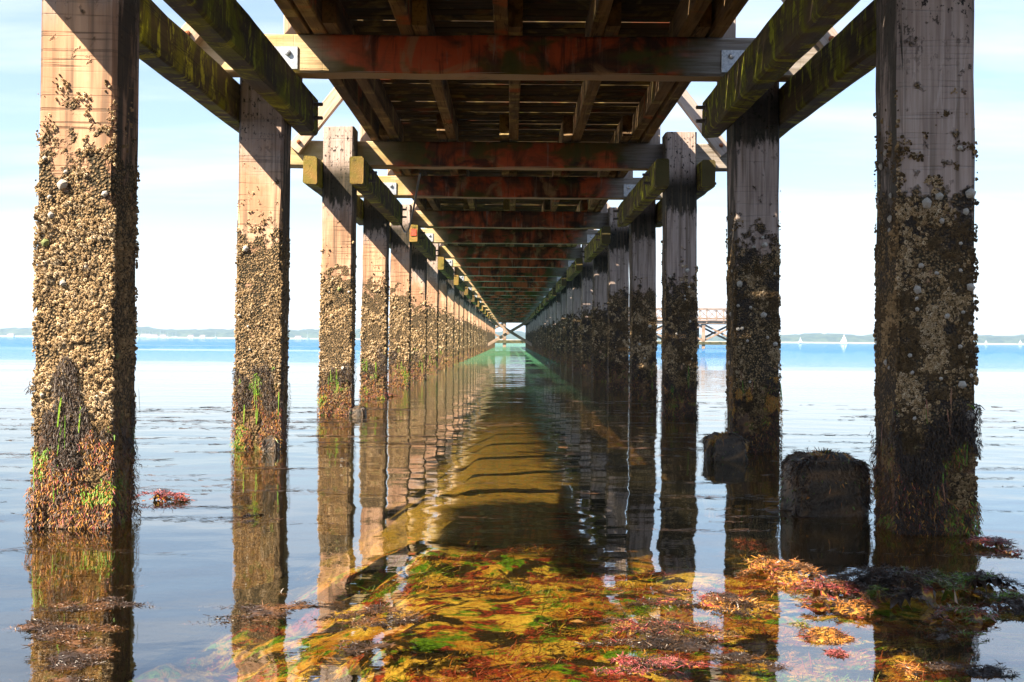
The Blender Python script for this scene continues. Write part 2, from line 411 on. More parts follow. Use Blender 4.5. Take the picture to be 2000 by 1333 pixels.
_mat_mesh = {}
def timber(name, a, b, w, h, up, mat, parent=None, seed=0, pm=None, c=0.008, seg=None, wob=0.002):
    L = (Vector(b) - Vector(a)).length
    base = timber_mesh(L, w, h, seed, c, seg, wob)
    k = (base.name, mat.name)
    if k not in _mat_mesh:
        me = base.copy(); me.materials.clear(); me.materials.append(mat); me.name = name; _mat_mesh[k] = me
    o = bpy.data.objects.new(name, _mat_mesh[k])
    M = frame_of(a, b, up)
    o.matrix_basis = M
    link(o, parent, pm)
    return o, M

def cyl_mesh(name, r, L, mat, n=8, r2=None, dome=0.0):
    r2 = r if r2 is None else r2
    V, Fc = [], []
    for k in range(n):
        t = 2 * math.pi * k / n
        V.append((0, r * math.cos(t), r * math.sin(t)))
    for k in range(n):
        t = 2 * math.pi * k / n
        V.append((L, r2 * math.cos(t), r2 * math.sin(t)))
    V.append((L + dome, 0, 0))
    for k in range(n):
        k2 = (k + 1) % n
        Fc.append((k, k2, n + k2, n + k)); Fc.append((n + k, n + k2, 2 * n))
    Fc.append(tuple(range(n))[::-1])
    me = bpy.data.meshes.new(name); me.from_pydata(V, [], Fc); me.update(); me.materials.append(mat)
    return me

def tube(name, pts, r, mat, parent=None, n=6):
    V, Fc = [], []
    pts = [Vector(p) for p in pts]
    for i, p in enumerate(pts):
        d = (pts[min(i + 1, len(pts) - 1)] - pts[max(i - 1, 0)]).normalized()
        u = d.cross(Vector((0.3, 0.2, 1))).normalized(); v = d.cross(u)
        for k in range(n):
            t = 2 * math.pi * k / n
            V.append(p + (u * math.cos(t) + v * math.sin(t)) * r)
    for i in range(len(pts) - 1):
        for k in range(n):
            k2 = (k + 1) % n
            Fc.append((i * n + k, i * n + k2, (i + 1) * n + k2, (i + 1) * n + k))
    Fc.append(tuple(range(n))); Fc.append(tuple((len(pts) - 1) * n + k for k in reversed(range(n))))
    me = bpy.data.meshes.new(name); me.from_pydata(V, [], Fc); me.update(); me.materials.append(mat)
    for p in me.polygons: p.use_smooth = True
    return link(bpy.data.objects.new(name, me), parent)

def tag(o, label=None, cat=None, group=None, kind=None):
    if label: o["label"] = label
    if cat: o["category"] = cat
    if group: o["group"] = group
    if kind: o["kind"] = kind
    return o

def empty(name, loc=(0, 0, 0)):
    o = bpy.data.objects.new(name, None); o.location = loc; COL.objects.link(o); return o

def vnoise(x, y, seed=0, octv=4):
    """smooth value noise in numpy, 0..1"""
    tot = np.zeros_like(x, dtype=float); amp = 1.0; s = 0.0
    for k in range(octv):
        r = np.random.default_rng(seed * 97 + k)
        T = r.random((64, 64))
        xx, yy = x * 2 ** k, y * 2 ** k
        xi, yi = np.floor(xx).astype(int), np.floor(yy).astype(int)
        fx, fy = xx - xi, yy - yi
        fx, fy = fx * fx * (3 - 2 * fx), fy * fy * (3 - 2 * fy)
        g = lambda i, j: T[i % 64, j % 64]
        tot += amp * ((g(xi, yi) * (1 - fx) + g(xi + 1, yi) * fx) * (1 - fy) + (g(xi, yi + 1) * (1 - fx) + g(xi + 1, yi + 1) * fx) * fy)
        s += amp; amp *= 0.5
    return tot / s

def unit(a):
    return a / np.maximum(np.linalg.norm(a, axis=1, keepdims=True), 1e-9)

def strips(pos, d, side, L, w, curl, tint, nseg=3, tip=0.35):
    """many small ribbons as one vertex soup"""
    n = len(pos)
    V = np.zeros((n, nseg + 1, 2, 3)); T = np.zeros((n, nseg + 1, 2))
    for i in range(nseg + 1):
        t = i / nseg
        c = pos + d * (L * t)[:, None] + curl * (L * t * t)[:, None]
        ww = w * (0.55 + 0.9 * t - (1.45 - tip) * t * t)
        V[:, i, 0] = c - side * (ww / 2)[:, None]; V[:, i, 1] = c + side * (ww / 2)[:, None]
        T[:, i, :] = tint[:, None]
    base = (np.arange(n) * (nseg + 1) * 2)[:, None]
    f = []
    for i in range(nseg):
        f.append(np.concatenate([base + 2 * i, base + 2 * i + 1, base + 2 * i + 3, base + 2 * i + 2], axis=1))
    f = np.stack(f, axis=1).reshape(-1, 4)
    return V.reshape(-1, 3), f, T.reshape(-1)

def soup(parts):
    V, Fl, T, off = [], [], [], 0
    for (v, f, t) in parts:
        V.append(v); Fl.append(f + off); T.append(t); off += len(v)
    return np.concatenate(V), np.concatenate(Fl), np.concatenate(T)

def obj_soup(name, parts, mat, parent=None, pm=None):
    V, f, T = soup(parts)
    me = mesh_np(name, V, f, np.full(len(f), f.shape[1]), mat, T)
    o = bpy.data.objects.new(name, me)
    return link(o, parent, pm)

# pixel (2000 px frame) on the water plane -> world x, y
def hor(px): return 664.5 + 0.0078 * (px - 1000)
def on_water(px, py, z=0.0):
    y = (CAM_H - z) * F / (py - hor(px))
    return ((px - 997) * y / F + CAM_X, y)

# ------------------------------------------------------------------ setting: sea bed and water
def axis(lo, hi, step, ends):
    a = np.arange(lo, hi + 1e-6, step)
    return np.unique(np.concatenate([[-e for e in ends if -e < lo], a, [e for e in ends if e > hi]]))

xs = axis(-3.0, 3.4, 0.035, [2600, 1200, 400, 100, 40, 20, 10, 6, 4])
ys = np.concatenate([[-2600, -400, -60, -10, -2], np.arange(0.6, 11.0, 0.04), [12, 13, 15, 18, 22, 28, 36, 50, 80, 140, 300, 800, 2600]])
X, Y = np.meshgrid(xs, ys)
base_d = np.interp(Y, [-10, 2.0, 4.0, 5.2, 6.5, 9.0, 14.0, 40.0, 200.0], [0.10, 0.11, 0.14, 0.18, 0.28, 0.40, 0.75, 1.6, 2.6])
side_l = np.clip((-X - 0.30 + 0.8 * (vnoise(X * 1.7 + 20, Y * 1.7 + 20, 17) - 0.5)) / 1.3, 0, 1) * 0.55
rise_r = np.clip((X - 0.7) / 1.2, 0, 1) * np.clip((4.2 - Y) / 1.2, 0, 1) * 0.07
bumpy = (vnoise(X * 2.3 + 40, Y * 2.3 + 40, 3) - 0.5) * 0.11 + (vnoise(X * 8 + 40, Y * 8 + 40, 5) - 0.5) * 0.04
bumpy *= 0.32 * np.clip((30 - np.abs(X)) / 10, 0, 1) * np.clip((30 - Y) / 10, 0, 1)
base_d = base_d + 0.06 * np.clip((Y - 3.2) / 1.6, 0, 1) * np.clip((vnoise(X * 1.3 + 33, Y * 1.3 + 33, 19) - 0.42) * 4, 0, 1) * (Y < 9)
Z = np.clip(-base_d - side_l + rise_r + bumpy, -2.7, -0.022)
V = np.stack([X, Y, Z], -1).reshape(-1, 3)
ny_, nx_ = X.shape
ii = (np.arange(ny_ - 1)[:, None] * nx_ + np.arange(nx_ - 1)[None, :]).ravel()
f = np.stack([ii, ii + 1, ii + nx_ + 1, ii + nx_], 1)
def bed_z(x, y):
    i = np.clip(np.searchsorted(ys, y), 0, len(ys) - 1); j = np.clip(np.searchsorted(xs, x), 0, len(xs) - 1)
    return Z[i, j]

def mat_bed():
    t = NT("weedy sea bed")
    P = t.pos(); px, py, pz = t.sep(P)
    v = t.map(P, (1, 1, 1))
    big = t.noise(v, 2.6, 4, 0.6, 0.5)
    mid = t.noise(v, 9.0, 5, 0.65, 0.4)
    fine = t.noise(v, 60.0, 4, 0.65)
    sand = t.mix(t.ramp(t.noise(t.map(P, (1, 1, 1), (2.1, 4.4, 0)), 5.0, 4, 0.6), 0.38, 0.60), (0.30, 0.12, 0.018), (0.50, 0.36, 0.075))
    sand = t.mix(t.ramp(fine, 0.42, 0.66, 0, 0.65), sand, (0.13, 0.065, 0.016))
    c = t.mix(t.ramp(t.math('ADD', t.math('MULTIPLY', big, 0.35), t.math('MULTIPLY', mid, 0.65)), 0.505, 0.555), sand, t.mix(t.ramp(fine, 0.35, 0.6), (0.022, 0.065, 0.004), (0.085, 0.20, 0.010)))
    rm = t.noise(t.map(P, (1, 1, 1), (5.3, 2.2, 0)), 6.0, 6, 0.68, 0.6)
    c = t.mix(t.ramp(rm, 0.515, 0.555), c, t.mix(t.ramp(fine, 0.4, 0.6), (0.03, 0.008, 0.006), (0.24, 0.034, 0.024)))
    bm = t.noise(t.map(P, (1, 1, 1), (1.3, 8.2, 0)), 5.0, 6, 0.68, 0.6)
    c = t.mix(t.ramp(bm, 0.52, 0.56), c, (0.013, 0.008, 0.004))
    # mud out in the deeper water, its amber painting in golden surface reflections
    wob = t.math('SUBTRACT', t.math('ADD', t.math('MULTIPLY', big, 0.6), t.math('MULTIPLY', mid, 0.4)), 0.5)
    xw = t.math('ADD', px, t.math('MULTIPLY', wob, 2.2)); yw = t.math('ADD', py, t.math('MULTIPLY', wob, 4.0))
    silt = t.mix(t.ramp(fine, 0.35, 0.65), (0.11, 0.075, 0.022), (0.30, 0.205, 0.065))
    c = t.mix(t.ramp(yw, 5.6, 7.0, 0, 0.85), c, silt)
    # dark areas of bed: right strip, middle patch, and the deeper left side
    dr = t.math('MULTIPLY', t.ramp(xw, 0.25, 0.60), t.ramp(yw, 5.1, 5.9))  # shade painted over a sunlit strip beside the right piles
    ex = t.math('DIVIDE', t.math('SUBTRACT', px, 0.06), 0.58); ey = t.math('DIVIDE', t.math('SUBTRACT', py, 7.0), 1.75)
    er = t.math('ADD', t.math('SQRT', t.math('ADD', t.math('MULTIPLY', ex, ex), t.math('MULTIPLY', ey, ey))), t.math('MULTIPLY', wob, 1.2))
    dk = t.math('MAXIMUM', dr, t.ramp(er, 0.75, 1.10, 1, 0))  # middle patch paints the deck's dark reflection onto the bed
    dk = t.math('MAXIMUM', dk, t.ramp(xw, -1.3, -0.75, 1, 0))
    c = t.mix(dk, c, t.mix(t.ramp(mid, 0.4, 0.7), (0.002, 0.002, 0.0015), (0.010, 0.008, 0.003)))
    t.bsdf(c, 0.8, t.bump(t.math('ADD', mid, t.math('MULTIPLY', fine, 0.5)), 0.02, 1.0), spec=0.2)
    return t.m
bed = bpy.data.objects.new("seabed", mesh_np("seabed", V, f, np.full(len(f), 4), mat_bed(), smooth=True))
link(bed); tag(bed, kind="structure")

def mat_water():
    t = NT("sea water")
    P = t.pos(); px, py, pz = t.sep(P)
    flat = t.comb(px, py, 0.0)
    dist = t.math('SQRT', t.math('ADD', t.math('MULTIPLY', px, px), t.math('MULTIPLY', py, py)))
    # calm swell, small ripples, and wind patches offshore
    swell = t.noise(t.map(flat, (1.0, 1.5, 1)), 1.15, 2, 0.4, 0.3)
    rip = t.noise(t.map(flat, (5.0, 9.0, 1)), 1.0, 2, 0.5, 0.4)
    micro = t.noise(t.map(flat, (26, 40, 1)), 1.0, 2, 0.5)
    patch = t.noise(t.map(flat, (0.012, 0.075, 1)), 1.0, 3, 0.55, 0.3)
    wind = t.ramp(t.math('ADD', patch, t.ramp(dist, 10, 62, -0.21, 0.17, False)), 0.42, 0.58)
    wv = t.noise(t.map(flat, (1.6, 3.6, 1)), 1.0, 5, 0.6)
    sw2 = t.noise(t.map(flat, (2.6, 2.2, 1)), 1.0, 1, 0.4, 0.2)
    h = t.math('ADD', t.math('MULTIPLY', swell, 0.0075), t.math('MULTIPLY', sw2, 0.0034))
    h = t.math('ADD', h, t.math('MULTIPLY', rip, 0.0005))
    h = t.math('ADD', h, t.math('MULTIPLY', micro, 0.00010))
    h = t.math('ADD', h, t.math('MULTIPLY', wv, t.math('MULTIPLY', wind, t.ramp(dist, 12, 80, 0.012, 0.16, False))))
    nb = t.bump(h, 1.0, 1.0)
    fr = t.n.new('ShaderNodeFresnel'); t.put(fr.inputs[0], t.ramp(dist, 12, 50, 2.3, 1.33)); t.l.new(nb, fr.inputs[1])
    gl = t.n.new('ShaderNodeBsdfGlossy'); gl.inputs['Roughness'].default_value = 0.015; gl.inputs['Color'].default_value = (1, 1, 1, 1); t.l.new(nb, gl.inputs['Normal'])
    tr = t.n.new('ShaderNodeBsdfTransparent'); tr.inputs['Color'].default_value = (0.74, 0.69, 0.46, 1)
    df = t.n.new('ShaderNodeBsdfDiffuse')
    body = t.mix(t.ramp(t.math('ABSOLUTE', px), 1.6, 6.0), (0.05, 0.16, 0.085), (0.010, 0.11, 0.27))
    t.l.new(body, df.inputs['Color'])
    opq = t.math('MULTIPLY', t.ramp(dist, 9.0, 45.0), 0.92)
    m1 = t.n.new('ShaderNodeMixShader'); t.l.new(opq, m1.inputs[0]); t.l.new(tr.outputs[0], m1.inputs[1]); t.l.new(df.outputs[0], m1.inputs[2])
    m2 = t.n.new('ShaderNodeMixShader'); bf = t.n.new('ShaderNodeNewGeometry').outputs['Backfacing']
    t.put(m2.inputs[0], t.math('ADD', t.math('MULTIPLY', fr.outputs[0], t.math('SUBTRACT', 1.0, bf)), t.math('MULTIPLY', bf, 0.06))); t.l.new(m1.outputs[0], m2.inputs[1]); t.l.new(gl.outputs[0], m2.inputs[2])
    t.l.new(m2.outputs[0], t.out.inputs[0])
    return t.m
wx = np.array([-2600, -300, -30, 0, 30, 300, 2600.0]); wy = np.array([-2600, -300, -20, 4, 30, 300, 2600.0])
X2, Y2 = np.meshgrid(wx, wy); V2 = np.stack([X2, Y2, 0 * X2], -1).reshape(-1, 3)
i2 = (np.arange(6)[:, None] * 7 + np.arange(6)[None, :]).ravel(); f2 = np.stack([i2, i2 + 1, i2 + 8, i2 + 7], 1)
sea = bpy.data.objects.new("sea", mesh_np("sea", V2, f2, np.full(len(f2), 4), mat_water())); link(sea); tag(sea, kind="structure")

# far shore
def mat_hill():
    t = NT("wooded shore")
    P = t.pos(); pz = t.sep(P)[2]
    n = t.noise(P, 0.09, 5, 0.65)
    c = t.mix(t.ramp(n, 0.4, 0.62), (0.016, 0.030, 0.014), (0.05, 0.07, 0.03))
    c = t.mix(t.ramp(t.math('ADD', pz, t.math('MULTIPLY', n, 2.0)), 1.4, 2.8, 1, 0), c, (0.42, 0.38, 0.30))
    t.bsdf(c, 0.95, spec=0.1)
    return t.m
hx = np.arange(-1500, 1501, 2.5); hy = np.array([2000, 2004, 2010, 2018, 2030, 2050, 2090, 2160, 2260.0])
HX, HY = np.meshgrid(hx, hy)
ridge = 9.5 + 7 * vnoise(HX / 180 + 20, HY * 0 + 3, 8, 3) + 6.0 * (vnoise(HX / 17 + 9, HY / 20, 9, 3) - 0.35) + 5 * (vnoise(HX / 60 + 9, HY * 0 + 2, 29, 2) - 0.5)
ridge += np.clip(-HX / 600, 0, 1) * 1.5
prof = np.interp(HY, hy, [0.0, 0.10, 0.42, 0.62, 0.74, 0.84, 0.92, 1.0, 0.6])
HZ = np.maximum(ridge * prof * (1 + 0.3 * (vnoise(HX / 6 + 5, HY / 6 + 5, 12, 2) - 0.5)), -0.5)
HZ[0] = -0.6
HV = np.stack([HX, HY, HZ], -1).reshape(-1, 3); n1, n2 = HX.shape
i3 = (np.arange(n1 - 1)[:, None] * n2 + np.arange(n2 - 1)[None, :]).ravel(); f3 = np.stack([i3, i3 + 1, i3 + n2 + 1, i3 + n2], 1)
hills = bpy.data.objects.new("hills", mesh_np("hills", HV, f3, np.full(len(f3), 4), mat_hill())); link(hills); tag(hills, kind="structure")

# ------------------------------------------------------------------ the pier
pier = empty("pier", (0, 0, 0))
tag(pier, "long timber pier overhead on two rows of barnacled square piles, seen from underneath", "pier")

NB = 34
PY = [4.74, 8.2, 11.84, 15.1, 18.6] + [18.6 + 3.6 * k for k in range(1, NB - 4)]
PW = 0.30
XI0, LEAN = 1.522, 0.0079                      # inner pile face at the water, inward batter
def xi(z): return XI0 - LEAN * z
CB_BOT = [2.47] * NB; CB_BOT[2] = 2.445
CB_H, CB_D = 0.25, 0.20
WB, WT, WTH = 2.19, 2.45, 0.13                 # waler bottom, top, thickness
def beam_y(i):                                 # front face of cross beam i (index from 0)
    return PY[i] - CB_D - 0.004 if i % 2 == 1 else PY[i] + PW + 0.004

BOLT = cyl_mesh("bolt", 0.014, 0.07, M_IRON, 8, 0.013, 0.004)
WASH = cyl_mesh("washer", 0.032, 0.008, M_IRON, 10)
HEADB = cyl_mesh("bolt", 0.022, 0.018, M_STEEL, 10, 0.016, 0.006)
RHEAD = cyl_mesh("bolt", 0.022, 0.018, M_RUST, 10, 0.016, 0.006)
def place(me, name, p, axis_dir, parent, pm):
    o = bpy.data.objects.new(name, me)
    d = Vector(axis_dir).normalized()
    up = Vector((0, 0, 1)) if abs(d.z) < 0.9 else Vector((1, 0, 0))
    o.matrix_basis = frame_of(p, Vector(p) + d, up)
    return link(o, parent, pm)

# limpet meshes
def limpet_mesh(mat, k):
    r = random.Random(k); n = 10; V, Fc = [], []
    rings = [(1.0, 0.0), (0.82, 0.28), (0.5, 0.58), (0.16, 0.8)]
    for (rr, hh) in rings:
        for j in range(n):
            t = 2 * math.pi * j / n; q = rr * (1 + (0.10 if j % 2 else -0.06) + r.uniform(-0.04, 0.04))
            V.append((hh, q * math.cos(t) * 1.12 - 0.1 * hh, q * math.sin(t)))
    V.append((0.86, -0.09, 0))
    for i in range(3):
        for j in range(n):
            j2 = (j + 1) % n; Fc.append((i * n + j, i * n + j2, (i + 1) * n + j2, (i + 1) * n + j))
    for j in range(n): Fc.append((3 * n + j, 3 * n + (j + 1) % n, 4 * n))
    me = bpy.data.meshes.new("limpet"); me.from_pydata(V, [], Fc); me.update(); me.materials.append(mat); return me
LIMPETS = [limpet_mesh(M_LIMP, 1), limpet_mesh(M_LIMP, 2), limpet_mesh(M_LIMPG, 3)]

def barnacles(U, Zs, rad, hgt, O, ux, nrm, tint):
    """craters with six sides at (u, z) on a face: O origin, ux unit along the face, nrm outward"""
    n = len(U)
    C = O[None] + ux[None] * U[:, None] + np.array([0, 0, 1.0])[None] * Zs[:, None] + nrm[None] * (-0.002)
    C[:, 0] += 0
    a = rng.random(n) * 6.28
    rings = [(1.0, 0.0), (0.55, 1.0), (0.22, 0.55)]
    V = np.zeros((n, 18, 3)); T = np.zeros((n, 18))
    tilt = (rng.random((n, 3)) - 0.5) * 0.5
    for ri, (rr, hh) in enumerate(rings):
        for k in range(6):
            t = a + k * math.pi / 3
            q = rad * rr * (1 + 0.22 * np.sin(3.1 * a + k * 2.3))
            V[:, ri * 6 + k] = C + ux[None] * (q * np.cos(t))[:, None] + np.array([0, 0, 1.0])[None] * (q * np.sin(t) * 1.1)[:, None] \
                + (nrm[None] + tilt) * (hgt * hh)[:, None]
            T[:, ri * 6 + k] = tint * (0.75, 1.0, 0.25)[ri]
    base = (np.arange(n) * 18)[:, None]
    f = []
    for ri in (0, 1):
        for k in range(6):
            k2 = (k + 1) % 6
            f.append(np.concatenate([base + ri * 6 + k, base + ri * 6 + k2, base + (ri + 1) * 6 + k2, base + (ri + 1) * 6 + k], 1))
    f.append(np.concatenate([base + 12, base + 13, base + 14, base + 15], 1))
    f.append(np.concatenate([base + 12, base + 15, base + 16, base + 17], 1))
    f = np.stack(f, 1).reshape(-1, 4)
    return V.reshape(-1, 3), f, T.reshape(-1)

def dress_pile(o, M, i, sgn):
    """barnacles, limpets and hanging weed on the faces that look to the camera and to the middle"""
    y0 = PY[i]
    lod = PY[i]
    nb = int({0: 15000, 1: 9500, 2: 6000, 3: 3600, 4: 2400, 5: 1600}.get(i, 500 if i < 10 else 240))
    szf = min(2.6, max(1.0, (lod / 8.5) ** 0.75))
    nfr = int({0: 15000, 1: 9000, 2: 5500, 3: 3200, 4: 2200, 5: 1500}.get(i, 160 if i < 10 else 90))
    parts, wp = [], []
    for face in (0, 1):
        if face == 0:
            O = np.array([sgn * (XI0 + PW / 2), y0, 0.0]); ux = np.array([1.0, 0, 0]); nrm = np.array([0, -1.0, 0]); n = nb
        else:
            O = np.array([sgn * XI0, y0 + PW / 2, 0.0]); ux = np.array([0, 1.0, 0]); nrm = np.array([-sgn * 1.0, 0, 0]); n = int(nb * (0.45 if sgn > 0 else 0.34))
        sd = i * 7 + face * 3 + (1 if sgn > 0 else 0)
        zo = rng.uniform(-0.10, 0.10) if i > 0 else 0.0
        z = rng.random(n * 4) * 1.75; u = (rng.random(n * 4) - 0.5) * (PW + 0.012)
        cl = 0.56 * vnoise(u * 26 + 40, z * 24 + 40, sd, 3) + 0.44 * vnoise(u * 9 + 40, z * 6 + 40, sd + 9, 2)
        dens = np.interp(z + zo, [0, 0.12, 0.5, 0.95, 1.2, 1.36, 1.55, 1.75], [0.5, 0.7, 1.0, 0.95, 0.66, 0.30, 0.045, 0.0])
        if sgn > 0: dens *= np.interp(z, [0, 0.5, 0.9, 1.3, 1.7], [0.6, 0.8, 0.9, 0.8, 0.25])
        thr = 0.63 - 0.21 * dens
        edge = np.clip((np.abs(u) - 0.11) / 0.05, 0, 1) * 0.06
        keep = (cl + edge > thr) & (rng.random(n * 4) < dens ** 0.5 + 0.02)
        idx = np.nonzero(keep)[0][:n]
        z, u, cl = z[idx], u[idx], cl[idx]
        rad = (0.0018 + 0.0026 * rng.random(len(z)) + 0.0065 * rng.random(len(z)) ** 8 + 0.005 * np.clip(cl - 0.55, 0, 1)) * szf
        hgt = rad * (0.45 + 0.5 * rng.random(len(z))) + np.clip(cl - 0.5, 0, 1) * 0.028
        tint = np.clip(0.30 + 0.55 * rng.random(len(z)) + 1.1 * (cl - 0.5), 0, 1); tint[rng.random(len(z)) < 0.16] *= 0.2
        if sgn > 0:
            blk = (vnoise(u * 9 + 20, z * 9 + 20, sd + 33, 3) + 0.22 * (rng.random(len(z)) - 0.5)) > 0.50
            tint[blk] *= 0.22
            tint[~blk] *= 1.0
        if face == 1: tint *= 0.55
        low = z < 0.42
        tint[low] *= 0.55
        v, f_, t_ = barnacles(u, z, rad, hgt, O, ux, nrm, tint)
        v[:, 0] -= sgn * LEAN * v[:, 2]
        parts.append((v, f_, t_))
        # hanging weed
        m = nfr if face == 0 else int(nfr * 0.5)
        z = rng.random(m) ** 1.25 * (0.66 if sgn < 0 else 0.50) + 0.01; u = (rng.random(m) - 0.5) * (PW + 0.03)
        cl = vnoise(u * 11 + 40, z * 5 + 40, sd + 50, 3)
        top_ = 0.20 + 0.55 * vnoise(u * 9 + 40, z * 0 + 7, sd + 70, 3)
        k = (cl + 0.30 * (0.5 - z) > 0.50) & (z < top_)
        z, u, cl = z[k], u[k], cl[k]; m = len(z)
        pos = O[None] + ux[None] * u[:, None] + np.array([0, 0, 1.0])[None] * z[:, None] + nrm[None] * (0.003 + 0.022 * np.clip(cl - 0.45, 0, 1) / 0.3 * rng.random(m))[:, None]
        d = unit(nrm[None] * (0.35 + 0.8 * rng.random((m, 1))) + np.array([0, 0, -1.0])[None] * (0.1 + 0.7 * rng.random((m, 1))) + ux[None] * (rng.random((m, 1)) - 0.5) * 2.0)
        side = unit(ux[None] + (rng.random((m, 3)) - 0.5) * 1.1)
        L = (0.005 + 0.012 * rng.random(m) ** 1.8) * (1 + 0.35 * (szf - 1)); L = np.minimum(L, z + 0.05)
        w = (0.002 + 0.0042 * rng.random(m)) * szf
        curl = np.array([0, 0, -0.6])[None] - nrm[None] * 0.2 + (rng.random((m, 3)) - 0.5) * 1.0
        r = rng.random(m); hue = vnoise(u * 9 + 20, z * 7 + 20, sd + 80, 3)
        tint = np.where(z > 0.10 + 0.36 * vnoise(u * 12 + 20, z * 6 + 20, sd + 90, 3), 0.02 + 0.17 * r, np.where(r < 0.66, 0.06 + 0.26 * rng.random(m), np.where(r < 0.90, 0.42 + 0.06 * rng.random(m), 0.55 + 0.10 * rng.random(m))))
        g = (hue > 0.66) & (r < 0.6)
        tint[g] = 0.80 + 0.2 * rng.random(g.sum())
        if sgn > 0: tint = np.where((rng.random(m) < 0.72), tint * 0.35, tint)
        if sgn > 0 and i == 1:
            og = (vnoise(u * 8 + 20, z * 6 + 20, 99, 3) + 0.12 * (z > 0.2) > 0.52)
            tint[og] = 0.40 + 0.08 * rng.random(og.sum())
        V_, F_, T_ = strips(pos, d, side, L, w, curl, tint)
        V_[:, 0] -= sgn * LEAN * V_[:, 2]
        wp.append((V_, F_, T_))
        # long bright green strands
        if i < 8:
            m = 9 if face == 0 else 3
            z = 0.12 + 0.42 * rng.random(m); u = (rng.random(m) - 0.5) * PW
            grp = rng.integers(0, 4, m); gu = (rng.random(4) - 0.5) * PW; gz = 0.2 + 0.35 * rng.random(4)
            u = gu[grp] + (rng.random(m) - 0.5) * 0.03; z = gz[grp] + (rng.random(m) - 0.5) * 0.10
            pos = O[None] + ux[None] * u[:, None] + np.array([0, 0, 1.0])[None] * z[:, None] + nrm[None] * 0.014
            d = unit(nrm[None] * 0.10 + np.array([0, 0, -1.0])[None] + ux[None] * (rng.random((m, 1)) - 0.5) * 0.25)
            V_, F_, T_ = strips(pos, d, unit(ux[None] + 0.3 * (rng.random((m, 3)) - 0.5)), 0.04 + 0.07 * rng.random(m), 0.004 + 0.005 * rng.random(m),
                                np.array([0, 0, -0.2])[None] + 0 * pos, (0.72 if sgn > 0 else 0.84) + 0.14 * rng.random(m))
            V_[:, 0] -= sgn * LEAN * V_[:, 2]
            wp.append((V_, F_, T_))
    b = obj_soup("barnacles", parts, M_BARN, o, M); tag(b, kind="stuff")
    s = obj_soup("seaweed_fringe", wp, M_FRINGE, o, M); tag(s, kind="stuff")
    nl = ({0: 11, 1: 7, 2: 4} if sgn < 0 else {0: 34, 1: 20, 2: 12, 3: 6}).get(i, 0)
    for q in range(nl):
        face = 0 if random.random() < 0.8 else 1
        z = random.uniform(0.45, 1.45) if sgn < 0 else random.uniform(0.45, 1.5); u = random.uniform(-0.13, 0.13)
        rr = random.choice([0.007, 0.008, 0.010, 0.012, 0.015, 0.019]) * (1.0 if sgn < 0 else 1.0)
        x = sgn * (XI0 - LEAN * z)
        if face == 0: p = (x + sgn * PW / 2 + u, y0 - (0.012 if sgn > 0 else 0.007), z); nd = (0, -1, 0)
        else: p = (x - sgn * 0.006, y0 + PW / 2 + u, z); nd = (-sgn, 0, 0)
        l = bpy.data.objects.new("limpet", LIMPETS[2 if (random.random() < 0.25 and sgn < 0) else random.randrange(2)])
        l.matrix_basis = frame_of(p, Vector(p) + Vector(nd), (0, 0, 1)) @ Matrix.Rotation(random.uniform(0, 6.28), 4, 'X') @ Matrix.Scale(rr, 4)
        link(l, o, M)

for i in range(NB):
    top = 2.78 if i % 2 == 0 else 2.71
    for sgn in (-1, 1):
        dz = random.uniform(-0.015, 0.015)
        tp = top + dz + (-0.02 if sgn > 0 else 0)
        zb = -1.2
        jx = random.uniform(-0.014, 0.014) if i > 2 else 0.0
        a = (sgn * (xi(zb) + PW / 2), PY[i] + PW / 2, zb); b = (sgn * (xi(tp) + PW / 2) + jx, PY[i] + PW / 2, tp)
        o, M = timber("pile", a, b, PW, PW, (0, 1, 0), M_PILE, pier, seed=(i % 5) + (10 if sgn > 0 else 0), c=0.016, wob=0.004, seg=16)
        if i < 22: dress_pile(o, M, i, sgn)

# walers: pairs of piles clamped between two timbers
ZM = (WB + WT) / 2; WH = WT - WB
for i in range(0, NB - 1, 2):
    for sgn in (-1, 1):
        xp = xi(ZM)
        for side, xc in (("in", xp - WTH / 2 - 0.003), ("out", xp + PW + WTH / 2 + 0.003)):
            y0 = PY[i] - 0.30 + random.uniform(-0.03, 0.03) - (0.9 if i == 0 else 0); y1 = PY[i + 1] + PW + 0.28 + random.uniform(-0.04, 0.02)
            o, M = timber("waler", (sgn * xc, y0, ZM), (sgn * xc, y1, ZM), WTH, WH, (0, 0, 1), M_WALER, pier, seed=i % 3, c=0.014, wob=0.005, seg=14)
            if i < 12:
                for k in (i, i + 1):
                    for dz in (-0.045, 0.05):
                        yb = PY[k] + PW * 0.5 + (0.05 if dz > 0 else -0.05)
                        if k == i + 1: yb = PY[k] + PW + 0.06
                        dirx = -sgn if side == "in" else sgn
                        pw = (sgn * xc + dirx * WTH / 2, yb, ZM + dz)
                        place(WASH, "washer", pw, (dirx, 0, 0), o, M)
                        place(BOLT, "bolt", pw, (dirx, 0, 0), o, M)
            if i == 4 and sgn < 0 and side == "in":
                me = timber_mesh(0.012, 0.085, 0.10, 0, 0.004, 1, 0.0005).copy(); me.materials.clear(); me.materials.append(M_MARK); me.name = "marker_plate"
                mk = bpy.data.objects.new("marker_plate", me)
                mk.matrix_basis = frame_of((sgn * xc, y0 - 0.012, ZM + 0.01), (sgn * xc, y0, ZM + 0.01), (0, 0, 1))
                link(mk, o, M); mk["label"] = "small red marker plate on the sawn waler end"

